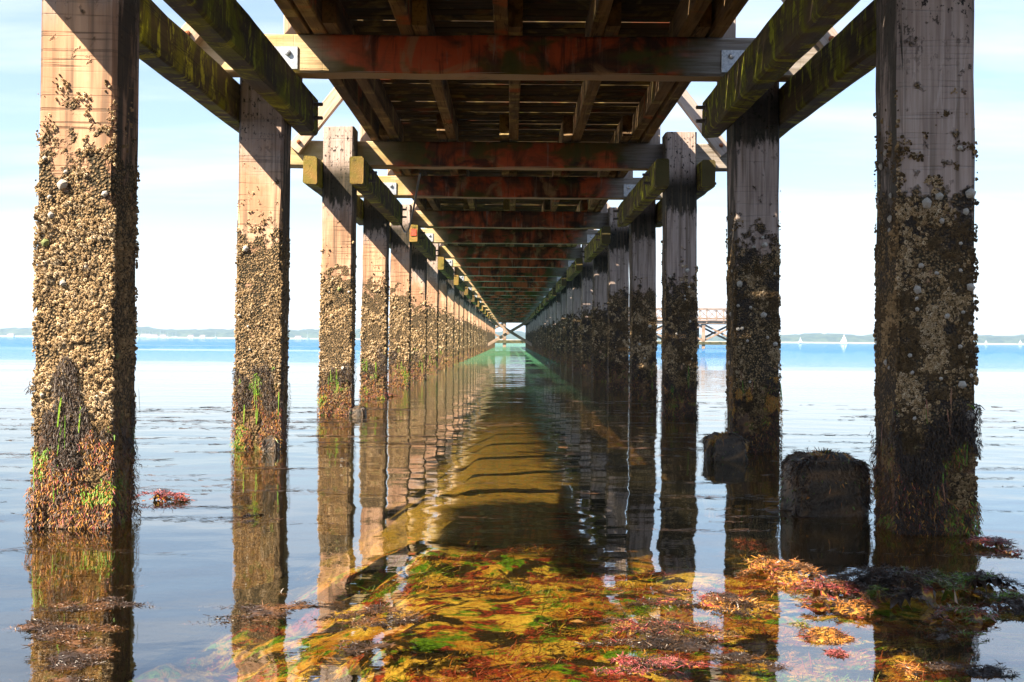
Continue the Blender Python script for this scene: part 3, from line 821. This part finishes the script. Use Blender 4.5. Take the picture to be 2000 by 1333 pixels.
# cross beams, brackets, rail posts and raking struts
for i in range(NB):
    yb = beam_y(i); z0 = CB_BOT[i]
    ov = 2.23 + random.uniform(-0.04, 0.04)
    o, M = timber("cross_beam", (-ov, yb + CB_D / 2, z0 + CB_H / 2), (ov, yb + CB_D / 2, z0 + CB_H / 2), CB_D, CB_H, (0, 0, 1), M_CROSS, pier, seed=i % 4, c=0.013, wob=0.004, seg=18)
    for sgn in (-1, 1):
        if i % 2 == 1 and i < 16:
            # galvanised angle plate between beam and pile
            xq = sgn * (xi(2.6) - 0.04)
            pl, PM = timber("bracket", (xq, yb - 0.006, z0 + 0.02), (xq, yb - 0.006, z0 + 0.165), 0.17, 0.012, (0, 1, 0), M_STEEL, o, seed=0, pm=M, c=0.002, seg=2, wob=0.0005)
            hb = place(HEADB, "bolt", (xq - sgn * 0.02, yb - 0.012, z0 + 0.125), (0, -1, 0), o, M)
        xo = sgn * 2.12; zt = 3.35
        ys_ = yb - 0.048 if i % 2 == 1 else yb - 0.052
        s_, SM = timber("rail_strut", (xo, ys_ + 0.0, z0 + CB_H - 0.10), (sgn * 1.53, ys_, zt), 0.13, 0.09, (0, 1, 0), M_RAIL, pier, seed=i % 3, c=0.006, seg=3)
        if i < 10: place(RHEAD, "bolt", (sgn * 2.07, ys_ - 0.052, z0 + CB_H - 0.03), (0, -1, 0), s_, SM)
        yp_ = yb + CB_D + 0.06
        timber("rail_post", (sgn * 1.455, yp_, z0 - 0.02), (sgn * 1.455, yp_, 3.98), 0.11, 0.11, (0, 1, 0), M_RAIL, pier, seed=i % 3, c=0.006, seg=3)

# stringers lapped over the beams
SX = [-1.345, -1.185, -0.62, -0.01, 0.61, 1.18, 1.345]
SZ0, SH, SWD = 2.722, 0.20, 0.09
yfront = [-7.0, 1.15] + [beam_y(i) for i in range(NB)]
for j in range(len(yfront) - 1):
    if j == 1: ya, yb_ = yfront[1] - 0.2, beam_y(0) + 0.45
    else: ya, yb_ = yfront[j] - 0.22, yfront[j + 1] + CB_D + 0.22
    for kx, x in enumerate(SX):
        edge = kx in (0, 6)
        off = 0.0 if edge else (0.047 if j % 2 else -0.047)
        if edge: a_, b_ = yfront[j] + 0.10, yfront[j + 1] + 0.097
        else: a_, b_ = ya + random.uniform(-0.05, 0.05), yb_ + random.uniform(-0.05, 0.05)
        timber("stringer", (x + off, a_, SZ0 + SH / 2), (x + off, b_, SZ0 + SH / 2), SWD, SH, (0, 0, 1), M_STR, pier, seed=(kx + j) % 4, c=0.006, seg=6)

# deck planks
PZ0, PT, PWD = SZ0 + SH + 0.002, 0.036, 0.142
y = -6.5; singles = 0; rest = []
while y < PY[-1] + 0.6:
    gap = random.choice([0.008, 0.011, 0.014, 0.026, 0.030])
    if any(-0.34 < y + PWD - beam_y(i) < 0.02 for i in range(NB)): gap = min(gap, 0.011)
    if 6.8 < y and singles < 298:
        timber("deck_plank", (-1.42 + random.uniform(-0.02, 0.02), y + PWD / 2, PZ0 + PT / 2), (1.42, y + PWD / 2, PZ0 + PT / 2 + random.uniform(-0.002, 0.002)), PWD, PT, (0, 0, 1), M_DECK, pier, seed=singles % 6, c=0.004, seg=2, wob=0.002)
        singles += 1
    else:
        rest.append(y)
    y += PWD + gap
V, Fc = [], []
for y in rest:
    b0 = len(V)
    for (xx, yy, zz_) in ((-1.42, y, PZ0), (1.42, y, PZ0), (1.42, y + PWD, PZ0), (-1.42, y + PWD, PZ0), (-1.42, y, PZ0 + PT), (1.42, y, PZ0 + PT), (1.42, y + PWD, PZ0 + PT), (-1.42, y + PWD, PZ0 + PT)):
        V.append((xx, yy, zz_))
    for q in ((3, 2, 1, 0), (4, 5, 6, 7), (0, 1, 5, 4), (1, 2, 6, 5), (2, 3, 7, 6), (3, 0, 4, 7)): Fc.append(tuple(b0 + k for k in q))
me = bpy.data.meshes.new("deck_planking"); me.from_pydata(V, [], Fc); me.update(); me.materials.append(M_DECK)
tag(link(bpy.data.objects.new("deck_planking", me), pier), kind="stuff")

# handrails along both sides
for sgn in (-1, 1):
    y = -4.0; k = 0
    while y < PY[-1]:
        for zz_ in (3.42, 3.95):
            timber("hand_rail", (sgn * 1.375, y, zz_), (sgn * 1.375, y + 7.19, zz_), 0.05, 0.11, (0, 0, 1), M_RAIL, pier, seed=k % 3, c=0.006, seg=3)
        y += 7.2; k += 1

# diagonal bracing far along the pier
yx = PY[23] - 0.10
for sgn in (-1, 1):
    timber("diagonal_brace", (sgn * -1.62, yx + (0.0 if sgn > 0 else 0.165), 0.35), (sgn * 1.62, yx + (0.0 if sgn > 0 else 0.165), 2.30), 0.20, 0.12, (0, 1, 0), M_HEAD, pier, seed=1, c=0.008, seg=4)

# hanging cable on the left
cable_pts = []
P0, P1 = Vector((-0.92, 12.60, 2.44)), Vector((-1.36, 15.3, 2.18))
for k in range(15):
    t = k / 14; p = P0.lerp(P1, t); p.z -= 0.38 * math.sin(math.pi * t) ** 1.2 * (0.6 + 0.4 * t); cable_pts.append(p)
cb = tube("cable", cable_pts, 0.011, M_CABLE); tag(cb, "thin black cable hanging in a loop under the left side of the pier", "cable")

# ------------------------------------------------------------------ pier head across the far end
ph = empty("jetty", (12, 128, 0))
tag(ph, "distant wooden pier head with lattice railing and cross bracing over the water", "jetty")
pm = Matrix.Translation((12, 128, 0))
HYF = 126.0
for yy in (HYF, HYF + 4):
    for k in range(9):
        x = -4 + k * 3.4
        timber("pile", (x, yy, -2.2), (x, yy, 2.55), 0.32, 0.32, (0, 1, 0), M_HEAD, ph, seed=k % 3, pm=pm, seg=2)
    for (z0, z1, m, nme) in ((2.55, 2.80, M_HEAD, "cross_beam"), (0.40, 0.72, M_HEADW, "low_waler")):
        timber(nme, (-4.3, yy - 0.22, (z0 + z1) / 2), (23.6, yy - 0.22, (z0 + z1) / 2), 0.10, z1 - z0, (0, 0, 1), m, ph, seed=1, pm=pm, seg=4)
    for k in range(8):
        if k in (1,): continue
        x = -4 + k * 3.4
        timber("diagonal_brace", (x, yy - 0.02, 0.8), (x + 3.4, yy - 0.02, 2.5), 0.20, 0.10, (0, 1, 0), M_HEAD, ph, seed=0, pm=pm, seg=2)
        timber("diagonal_brace", (x, yy + 0.10, 2.5), (x + 3.4, yy + 0.10, 0.8), 0.20, 0.10, (0, 1, 0), M_HEAD, ph, seed=0, pm=pm, seg=2)
timber("deck", (-4.4, HYF + 2, 2.88), (23.7, HYF + 2, 2.88), 4.8, 0.12, (0, 0, 1), M_HEAD, ph, seed=2, pm=pm, seg=4)
for yy in (HYF - 0.3, HYF + 4.3):
    for k in range(17):
        x = -4.2 + k * 1.735
        timber("rail_post", (x, yy, 2.6), (x, yy, 4.15), 0.11, 0.11, (0, 1, 0), M_HEAD, ph, seed=0, pm=pm, seg=1)
    for z in (3.12, 4.1):
        timber("hand_rail", (-4.3, yy - 0.08, z), (23.6, yy - 0.08, z), 0.05, 0.10, (0, 0, 1), M_HEAD, ph, seed=0, pm=pm, seg=2)
    V = []
    for k in range(33):
        x = -4.2 + k * 0.84
        for (xa, xb, dy_) in ((x, x + 0.84, 0.0), (x + 0.84, x, 0.04)):
            timber("lattice_bar", (xa, yy + dy_ + 0.03, 3.16), (xb, yy + dy_ + 0.03, 4.06), 0.06, 0.03, (0, 1, 0), M_HEAD, ph, seed=0, pm=pm, c=0.004, seg=1)

# ------------------------------------------------------------------ stumps at the feet of the piles
def stump(name, x0, x1, y0, y1, top, label, n_weed, seed, round_=0.06):
    r = np.random.default_rng(seed)
    n = 26
    V, Fc, idx = [], [], {}
    def grid(fn, nu, nv):
        b = len(V)
        for a in range(nu + 1):
            for c in range(nv + 1): V.append(fn(a / nu, c / nv))
        for a in range(nu):
            for c in range(nv):
                q = b + a * (nv + 1) + c; Fc.append((q, q + 1, q + nv + 2, q + nv + 1))
    cx, cy = (x0 + x1) / 2, (y0 + y1) / 2; hx_, hy_ = (x1 - x0) / 2, (y1 - y0) / 2
    zb = -0.7
    def ringpt(t, z):
        a = t * 2 * math.pi; c, s = math.cos(a), math.sin(a)
        e = 0.24
        px_ = hx_ * math.copysign(abs(c) ** e, c); py_ = hy_ * math.copysign(abs(s) ** e, s)
        k = 1.0 - 0.16 * max(0.0, (z - (top - round_)) / round_) ** 2
        w = 0.74 + 0.50 * float(vnoise(np.array([math.cos(a) * 2.3 + 20 + z * 5]), np.array([math.sin(a) * 2.3 + 20 + z * 7]), seed, 4)[0])
        return (cx + px_ * k * w, cy + py_ * k * w, z)
    grid(lambda u, v: ringpt(u, zb + (top - zb) * (1 - (1 - v) ** 1.6)), 48, 20)
    def cap(u, v):
        p = ringpt(u, top); k = 1 - v
        return (cx + (p[0] - cx) * k, cy + (p[1] - cy) * k, top + 0.02 * (1 - k * k) + 0.11 * k * (float(vnoise(np.array([(cx + (p[0] - cx) * (1 - v)) * 16 + 20]), np.array([(cy + (p[1] - cy) * (1 - v)) * 16]), seed + 3, 3)[0]) - 0.5) * min(1.0, 4 * v))
    grid(cap, 48, 8)
    V = np.array(V); Fq = np.array(Fc)
    me = mesh_np(name, V, Fq, np.full(len(Fq), 4), M_MUSSEL, np.clip(r.random(len(V)), 0, 1), smooth=True)
    o = link(bpy.data.objects.new(name, me))
    tag(o, label, "stump")
    # weed coat
    k = r.integers(0, len(Fq), n_weed); q4 = V[Fq[k]]; a1 = r.random((n_weed, 1)); b1 = r.random((n_weed, 1)); c = (q4[:, 0] * (1 - a1) + q4[:, 1] * a1) * (1 - b1) + (q4[:, 3] * (1 - a1) + q4[:, 2] * a1) * b1; ok = c[:, 2] > -0.04; c = c[ok]; m = len(c)
    out = unit((c - np.array([cx, cy, top - 0.2])) * np.array([1 / hx_, 1 / hy_, 1.6])[None])
    d = unit(out * 0.7 + np.array([0, 0, -0.5])[None] + (r.random((m, 3)) - 0.5))
    side = unit(np.cross(d, r.random((m, 3)) - 0.5))
    hue = vnoise(c[:, 0] * 14 + 30, c[:, 2] * 14 + c[:, 1] * 9 + 30, seed, 3)
    tint = np.where(hue > 0.62, 0.36 + 0.14 * r.random(m), 0.02 + 0.20 * r.random(m)); tint[r.random(m) < 0.03] = 0.85
    v_, f_, t_ = strips(c, d, side, 0.006 + 0.012 * r.random(m) ** 1.5 + 0.022 * (c[:, 2] > top - 0.03) * r.random(m), 0.002 + 0.005 * r.random(m), np.array([0, 0, -0.5])[None] + (r.random((m, 3)) - 0.5), tint)
    w = obj_soup("seaweed", [(v_, f_, t_)], M_WEED, o, Matrix.Identity(4)); tag(w, kind="stuff")
    return o
stump("weedy_stump", 1.235, 1.555, 5.20, 5.52, 0.235, "squat dark stump thick with weed at the foot of the nearest right pile", 11000, 3)
stump("weedy_stump", 1.26, 1.50, 7.62, 7.90, 0.135, "low weed covered stump in front of the second pile on the right", 4500, 5)
stump("weedy_stump", -1.52, -1.38, 11.75, 12.0, 0.07, "small black stone just breaking the water by the third left pile", 500, 9, 0.05)
stump("weedy_stump", -1.60, -1.50, 8.02, 8.14, 0.075, "dark lump of weed at the waterline on the second left pile", 500, 12, 0.05)
# ------------------------------------------------------------------ sea weed
def clump(px, py, wpx, depth, h, n, tints, label=None, group=None, name="seaweed_clump", flat=0.22, seed=0, ang=0.0):
    n = int(n * 3.6)
    x, y = on_water(px, py); rx = wpx / 2 * y / F * 1.25; depth = depth * 1.3
    r = np.random.default_rng(seed + int(px) * 3 + int(py))
    a = r.random(n) * 6.283; q = np.sqrt(r.random(n)); lob = 0.62 + 0.55 * vnoise(np.cos(a) * 2.1 + 30 + seed, np.sin(a) * 2.1 + 30 + px * .01, 4, 2)
    ux_, uy_ = q * np.cos(a) * lob, q * np.sin(a) * lob
    X_ = rx * ux_; Y_ = depth * uy_
    ca, sa = math.cos(ang), math.sin(ang)
    X_, Y_ = X_ * ca - Y_ * sa, X_ * sa + Y_ * ca
    rag = vnoise(X_ * 9 + 40 + seed, Y_ * 14 + 40, seed + 24, 4)
    kp = rag > 0.30 + 0.34 * q ** 1.5 + 0.10 * (1 - flat)
    X_, Y_, q = X_[kp], Y_[kp], q[kp]; n = len(q)
    hump = vnoise(X_ * 26 + 30, Y_ * 26 + 30, seed + 4, 3)
    Z_ = h * (1 - q ** 2) * (0.35 + 1.1 * hump) - 0.004
    pos = np.stack([x + X_, y + Y_, Z_], 1)
    d = unit(np.stack([r.normal(size=n), r.normal(size=n), r.normal(size=n) * flat], 1))
    side = unit(np.cross(d, np.stack([r.normal(size=n) * .5, r.normal(size=n) * .5, np.ones(n)], 1)))
    sc = y / 3.2
    L = (0.005 + 0.009 * r.random(n) ** 1.5) * max(0.8, min(1.8, sc)); w = (0.0014 + 0.0028 * r.random(n)) * max(0.8, min(1.8, sc))
    curl = (r.random((n, 3)) - 0.5) * np.array([2.4, 2.4, 1.0])[None]
    tone = vnoise(X_ * 15 + 60, Y_ * 15 + 60, seed + 14, 2)
    tt = np.array(tints)
    pick = np.clip(((tone - 0.28) / 0.44 + 0.30 * (r.random(n) - 0.5)) * len(tt), 0, len(tt) - 1).astype(int)
    tint = np.clip(tt[pick] + 0.05 * (r.random(n) - 0.5), 0, 1)
    dk = r.random(n) < 0.30; tint[dk] = 0.05 + 0.22 * r.random(dk.sum())
    v_, f_, t_ = strips(pos, d, side, L, w, curl, tint)
    # the matted half sunk body under the sprigs
    g = 46
    gx, gy = np.meshgrid(np.linspace(-1.15, 1.15, g), np.linspace(-1.15, 1.15, g))
    gx = gx + r.normal(size=gx.shape) * 0.012; gy = gy + r.normal(size=gx.shape) * 0.012
    gq = np.sqrt(gx ** 2 + gy ** 2); bx_, by_ = rx * gx, depth * gy
    bx_, by_ = bx_ * ca - by_ * sa, bx_ * sa + by_ * ca
    gr = vnoise(bx_ * 9 + 40 + seed, by_ * 14 + 40, seed + 24, 4); gh = vnoise(bx_ * 26 + 30, by_ * 26 + 30, seed + 4, 3); gf = vnoise(bx_ * 90 + 30, by_ * 90 + 30, seed + 6, 2)
    inside = gr - (0.32 + 0.36 * gq ** 1.5 + 0.10 * (1 - flat))
    bz_ = np.clip(h * np.clip(1 - gq ** 2, 0, 1) * (0.25 + 1.0 * gh) * np.clip(inside * 8, 0, 1) + 0.007 * (gf - 0.4) - 0.004, -0.02, None)
    gt = vnoise(bx_ * 15 + 60, by_ * 15 + 60, seed + 14, 2)
    gp = np.clip(((gt - 0.28) / 0.44) * len(tt), 0, len(tt) - 1).astype(int)
    gtint = np.where(gf < 0.45, 0.10 + 0.15 * gf, tt[gp])
    gi = (np.arange(g - 1)[:, None] * g + np.arange(g - 1)[None, :]); ok = (inside[:-1, :-1] > 0.02) & (inside[1:, 1:] > 0.0) & (gq[:-1, :-1] < 1.15)
    gi = gi[ok]
    gfc = np.stack([gi, gi + 1, gi + g + 1, gi + g], 1)
    gv = np.stack([x + bx_, y + by_, bz_], -1).reshape(-1, 3)
    used = np.zeros(len(gv), bool); used[gfc.ravel()] = True; remap = np.cumsum(used) - 1
    gfc = remap[gfc]; off = len(v_)
    v_ = np.concatenate([v_, gv[used]]); t_ = np.concatenate([t_, gtint.ravel()[used]]); f_ = np.concatenate([f_, gfc.reshape(-1, 4) + off])
    if label is None: return (v_, f_, t_)
    o = obj_soup(name, [(v_, f_, t_)], M_WEED)
    tag(o, label, "seaweed", group)
    return o
BRN, RED, ORG, DRK, GRN = [0.10, 0.17, 0.24, 0.30], [0.55, 0.6, 0.66, 0.70], [0.31, 0.46, 0.47, 0.60, 0.44], [0.0, 0.05, 0.12, 0.2, 0.80], [0.78, 0.84, 0.92]
clump(318, 978, 118, 0.17, 0.040, 900, [0.58, 0.66, 0.70, 0.44], "red seaweed raft floating beside the nearest left pile", seed=1)
clump(742, 776, 70, 0.5, 0.05, 500, RED, "pink red seaweed tuft at the foot of the fourth left pile", seed=2)
clump(720, 1222, 215, 0.28, 0.014, 2600, [0.12, 0.17, 0.24, 0.30], "flat brown seaweed mat floating left of the clear weedy shallows", seed=3, flat=0.2)
clump(1530, 1125, 170, 0.20, 0.045, 2600, ORG, "orange seaweed heap at the far end of the right bank", seed=4)
clump(1640, 1180, 190, 0.17, 0.055, 3200, [0.46, 0.48, 0.58, 0.66, 0.31], "orange and pink seaweed heap beside the dark bank", seed=5)
clump(1770, 1170, 330, 0.26, 0.075, 7500, DRK, "big dark heap of seaweed lying below the nearest right pile", seed=6)
clump(1945, 1165, 150, 0.24, 0.06, 3000, [0.03, 0.1, 0.2, 0.84, 0.9], "dark green seaweed heap at the right edge of the photo", seed=7)
clump(1945, 1070, 110, 0.16, 0.035, 900, [0.3, 0.58, 0.62, 0.66], "small red brown seaweed raft behind the right heap", seed=8)
clump(1265, 1240, 330, 0.20, 0.022, 3600, [0.05, 0.15, 0.22, 0.58, 0.34], "brown glistening seaweed patch breaking the surface in the middle shallows", seed=9, flat=0.35)
clump(1250, 1300, 260, 0.10, 0.018, 1900, [0.58, 0.62, 0.1, 0.7], "reddish wet seaweed patch along the bottom edge", seed=10, flat=0.35)
clump(1610, 1243, 110, 0.07, 0.020, 700, [0.44, 0.47, 0.31, 0.60], "small orange seaweed tuft in the open reflection", seed=11)
clump(1640, 1277, 50, 0.035, 0.010, 260, [0.66, 0.70], "tiny pink seaweed scrap in the open reflection", seed=12)
clump(1575, 1222, 70, 0.04, 0.010, 300, GRN, "little green seaweed scrap on pale reflected sky", seed=13)
clump(1780, 1316, 100, 0.05, 0.020, 600, [0.42, 0.46, 0.48], "yellow orange seaweed tuft near the bottom right", seed=14)
clump(1925, 1305, 200, 0.10, 0.016, 1500, DRK[:4], "dark loose seaweed patch in the bottom right corner", seed=15, flat=0.3)
clump(1440, 1190, 170, 0.16, 0.020, 1700, [0.30, 0.2, 0.45, 0.12], "ochre seaweed patch left of the orange heap", seed=16, flat=0.35)

clump(1870, 1222, 260, 0.16, 0.040, 2600, [0.05, 0.14, 0.22, 0.58, 0.86], "brown green seaweed bank between the big dark heap and the bottom edge", seed=17)
clump(1350, 1172, 230, 0.14, 0.016, 1500, [0.10, 0.18, 0.58, 0.30], "thin red brown seaweed patch behind the glistening middle patch", seed=18, flat=0.3)
clump(1455, 1296, 150, 0.09, 0.014, 900, [0.03, 0.10, 0.17], "small black brown seaweed patch left of the open reflection", seed=19, flat=0.3)

# floating strands and scraps on the open water: uncountable
parts = []
def strand_field(n_lines, x0, x1, y0, y1, seed):
    r = np.random.default_rng(seed)
    for _ in range(n_lines):
        x = r.uniform(x0, x1); y = y0 * (y1 / y0) ** r.random()
        m = int(r.integers(25, 90)); ln = r.uniform(0.25, 1.0) * (y / 5) ** 0.8
        t = r.random(m)
        bend = r.uniform(-0.3, 0.3)
        X_ = x + ln * (t - 0.5); Y_ = y + (0.10 * np.sin(t * 3.1 + bend * 9) + bend * (t - 0.5)) * ln * 0.6 + r.normal(size=m) * 0.018 * y / 5
        pos = np.stack([X_, Y_, np.full(m, 0.002)], 1)
        d = unit(np.stack([np.ones(m), r.normal(size=m) * 0.5, r.normal(size=m) * 0.05], 1))
        side = unit(np.cross(d, np.array([0, 0, 1.0])[None] + 0.2 * r.normal(size=(m, 3))))
        parts.append(strips(pos, d, side, (0.012 + 0.05 * r.random(m)) * (y / 5), (0.0025 + 0.004 * r.random(m)) * (y / 5) ** 0.8, (r.random((m, 3)) - 0.5) * 0.6 * np.array([1, 1, 0.05]), 0.02 + 0.22 * r.random(m), 2))
strand_field(95, -4.5, -1.2, 3.0, 15.0, 21)
strand_field(70, 1.2, 5.0, 3.5, 15.0, 22)
strand_field(45, -1.4, 1.4, 4.5, 13.0, 23)
# brown strand rafts over the reflection of the nearest left pile and the next one
parts.append(clump(155, 1215, 230, 0.42, 0.008, 5200, BRN, seed=31, flat=0.12))
parts.append(clump(150, 1300, 230, 0.16, 0.008, 2600, BRN, seed=34, flat=0.12))
parts.append(clump(530, 1195, 260, 0.20, 0.006, 1700, [0.08, 0.15, 0.25, 0.3], seed=32, flat=0.12))
parts.append(clump(505, 1010, 140, 0.16, 0.006, 500, [0.05, 0.12, 0.2], seed=33, flat=0.12))
fw = obj_soup("floating_weed", parts, M_WEED); tag(fw, kind="stuff")

# weed growing on the bed under the clear water
n = 105000
r = np.random.default_rng(77)
x = r.uniform(-1.1, 2.6, n); y = 2.2 + 4.3 * r.random(n) ** 1.2
cl = vnoise(x * 3.1 + 50, y * 3.1 + 50, 61, 3)
k = (cl > 0.47 + 0.08 * (y > 5.4)) & (bed_z(x, y) > -0.32)
x, y, cl = x[k], y[k], cl[k]; n = len(x)
z = bed_z(x, y)
hue = 0.5 * vnoise(x * 2.3 + 80, y * 2.6 + 80, 64, 3) + 0.5 * vnoise(x * 7 + 80, y * 7 + 80, 65, 3)
tint = np.where(hue < 0.43, 0.54 + 0.08 * r.random(n), np.where(hue < 0.51, 0.04 + 0.26 * r.random(n), np.where(hue < 0.58, 0.36 + 0.11 * r.random(n), 0.76 + 0.16 * r.random(n))))
d = unit(np.stack([r.normal(size=n) * 0.8 + 0.5, r.normal(size=n) * 0.8, 0.25 + 0.4 * r.random(n)], 1))
side = unit(np.cross(d, r.normal(size=(n, 3))))
L = np.minimum(0.012 + 0.034 * r.random(n) ** 1.5, np.maximum(0.010, (-z - 0.012)))
v_, f_, t_ = strips(np.stack([x, y, z - 0.004], 1), d, side, L, 0.0015 + 0.003 * r.random(n), (r.random((n, 3)) - 0.5) * np.array([1.2, 1.2, 0.2]), tint)
bw = obj_soup("bed_weed", [(v_, f_, t_)], M_WEED); tag(bw, kind="stuff")

# ------------------------------------------------------------------ boats and far shore things
def hull_mesh(L, B, H, mat):
    st = [(0, 0.55, 1.0), (0.25, 0.95, 0.95), (0.5, 1.0, 0.95), (0.78, 0.62, 1.05), (1.0, 0.03, 1.25)]
    V, Fc = [], []
    for (t, b, h) in st:
        x = (t - 0.5) * L
        V += [(x, -B / 2 * b, H * h), (x, -B / 2 * b * 0.8, 0.1), (x * 0.92, 0, -0.3), (x, B / 2 * b * 0.8, 0.1), (x, B / 2 * b, H * h)]
    for i in range(4):
        for k in range(4):
            Fc.append((i * 5 + k, i * 5 + k + 1, (i + 1) * 5 + k + 1, (i + 1) * 5 + k))
        Fc.append((i * 5, (i + 1) * 5, (i + 1) * 5 + 4, i * 5 + 4))
    Fc.append((0, 1, 2, 3, 4))
    me = bpy.data.meshes.new("hull"); me.from_pydata(V, [], Fc); me.update(); me.materials.append(mat); return me
def sail_mesh(pts, mat, belly=0.35):
    A, B, C = [Vector(p) for p in pts]; n = 5; V, Fc, id_ = [], [], {}
    for sd in (0, 1):
        for i in range(n + 1):
            for j in range(n + 1 - i):
                u, v = i / n, j / n; w = 1 - u - v
                p = A * w + B * u + C * v; p.y += belly * max(0.0, 27 * u * v * w) ** 0.7 + (0.03 if sd else 0)
                id_[(sd, i, j)] = len(V); V.append(p)
        for i in range(n):
            for j in range(n - i):
                Fc.append((id_[(sd, i, j)], id_[(sd, i + 1, j)], id_[(sd, i, j + 1)]))
                if j < n - i - 1: Fc.append((id_[(sd, i + 1, j)], id_[(sd, i + 1, j + 1)], id_[(sd, i, j + 1)]))
    me = bpy.data.meshes.new("sail"); me.from_pydata(V, [], Fc); me.update(); me.materials.append(mat); return me

def yacht(px, dist, hgt, label, group, sails=True, heading=0.0, lean=0.0):
    x = (px - 997) * dist / F
    e = empty("sailing_boat", (x, dist, 0)); e.rotation_euler = (lean, 0, heading)
    tag(e, label, "sailing boat", group)
    L = hgt * 0.75
    def part(name, me):
        o = bpy.data.objects.new(name, me); link(o, e); return o
    part("hull", hull_mesh(L, L * 0.3, L * 0.11, M_WHITE))
    tube("mast", [(L * 0.08, 0, L * 0.08), (L * 0.08, 0, hgt)], 0.07 if dist < 1500 else 0.16, M_STEEL, e)
    if sails:
        part("main_sail", sail_mesh([(L * 0.06, 0, hgt * 0.16), (L * 0.06, 0, hgt), (-L * 0.48, 0, hgt * 0.17)], M_SAIL))
        part("jib_sail", sail_mesh([(L * 0.12, 0.05, hgt * 0.14), (L * 0.10, 0.05, hgt * 0.86), (L * 0.48, 0.05, hgt * 0.13)], M_SAIL))
    else:
        me = hull_mesh(L * 0.4, L * 0.2, L * 0.08, M_WHITE); o = part("cabin", me); o.location = (0, 0, L * 0.10)
    return e
G = "sailing boats far out on the right"
yacht(1563, 900, 4.8, "smaller white sailing boat just right of the second right pile", G, heading=0.3)
yacht(1648, 820, 6.2, "largest white sailing boat, left of the nearest right pile", G, heading=-0.2)
yacht(1926, 1100, 4.4, "small white sailing boat right of the nearest right pile", G, heading=0.2)
yacht(1993, 1300, 5.5, "white sailing boat at the very right edge", G, heading=0.1)
yacht(266, 1750, 11.0, "tall white sail of a boat in front of the left marina", "boats by the left marina", heading=0.1)
rr = random.Random(5)
for k, px in enumerate((258, 276, 283, 291, 297, 305, 312, 318, 327, 336, 343, 420, 600)):
    yacht(px, rr.uniform(1830, 1960), rr.uniform(7, 11.5), {420: "tiny moored yacht with a bare mast just left of the second left pile", 600: "tiny moored yacht with a bare mast between the second and third left piles"}.get(px, "tiny moored yacht with a bare mast in the marina right of the nearest left pile"), "moored yachts off the left shore", sails=False, heading=rr.uniform(-0.6, 0.6))
HL = {284: "widest white house on the far left shore, behind the marina masts", 300: "middle white house of the three behind the marina masts", 318: "rightmost white house of the three behind the marina masts",
      372: "small white shore house, left one of the pair right of the marina", 395: "small white shore house, right one of the pair right of the marina",
      582: "small white shore house between the second and third left piles", 20: "small white shore house left of the nearest left pile"}
for k, (px, w_, h_) in enumerate(((284, 16, 6), (300, 12, 5), (318, 10, 5), (372, 9, 5), (395, 8, 5), (582, 10, 5), (20, 10, 5))):
    x = (px - 997) * 1990 / F
    e = empty("shore_house", (x, 1990, 0)); tag(e, HL[px], "house", "white houses along the left shore")
    def bx(name, a, b, mat):
        (x0, y0, z0), (x1, y1, z1) = a, b
        V = [(x0, y0, z0), (x1, y0, z0), (x1, y1, z0), (x0, y1, z0), (x0, y0, z1), (x1, y0, z1), (x1, y1, z1), (x0, y1, z1)]
        me = bpy.data.meshes.new(name); me.from_pydata(V, [], [(3, 2, 1, 0), (4, 5, 6, 7), (0, 1, 5, 4), (1, 2, 6, 5), (2, 3, 7, 6), (3, 0, 4, 7)]); me.update(); me.materials.append(mat)
        return link(bpy.data.objects.new(name, me), e)
    bx("wall", (-w_ / 2, 0, -1), (w_ / 2, 7, h_ * 0.62), M_WHITE)
    hw = w_ / 2 + 0.4
    V = [(-hw, -0.4, h_ * 0.62 + .01), (hw, -0.4, h_ * 0.62 + .01), (hw, 7.4, h_ * 0.62 + .01), (-hw, 7.4, h_ * 0.62 + .01), (-hw + 1, 3.5, h_), (hw - 1, 3.5, h_)]
    me = bpy.data.meshes.new("roof"); me.from_pydata(V, [], [(3, 2, 1, 0), (0, 1, 5, 4), (2, 3, 4, 5), (1, 2, 5), (3, 0, 4)]); me.update(); me.materials.append(M_ROOF); link(bpy.data.objects.new("roof", me), e)
    for q in range(3): bx("window", (-w_ / 2 + w_ * (0.15 + 0.28 * q), -0.06, 1.0), (-w_ / 2 + w_ * (0.27 + 0.28 * q), -0.01, 2.4), M_GLASS)

# ------------------------------------------------------------------ air
t = NT("sea haze")
pv = t.n.new('ShaderNodeVolumePrincipled')
pv.inputs['Color'].default_value = (0.50, 0.72, 1.0, 1); pv.inputs['Density'].default_value = 0.00028; pv.inputs['Anisotropy'].default_value = 0.2
t.l.new(pv.outputs[0], t.out.inputs['Volume'])
h0, h1, zb, zt = -2700, 2700, -3.9, 27
V = [(h0, h0, zb), (h1, h0, zb), (h1, h1, zb), (h0, h1, zb), (h0, h0, zt), (h1, h0, zt), (h1, h1, zt), (h0, h1, zt)]
me = bpy.data.meshes.new("haze"); me.from_pydata(V, [], [(3, 2, 1, 0), (4, 5, 6, 7), (0, 1, 5, 4), (1, 2, 6, 5), (2, 3, 7, 6), (3, 0, 4, 7)]); me.update(); me.materials.append(t.m)
tag(link(bpy.data.objects.new("haze", me)), kind="stuff")
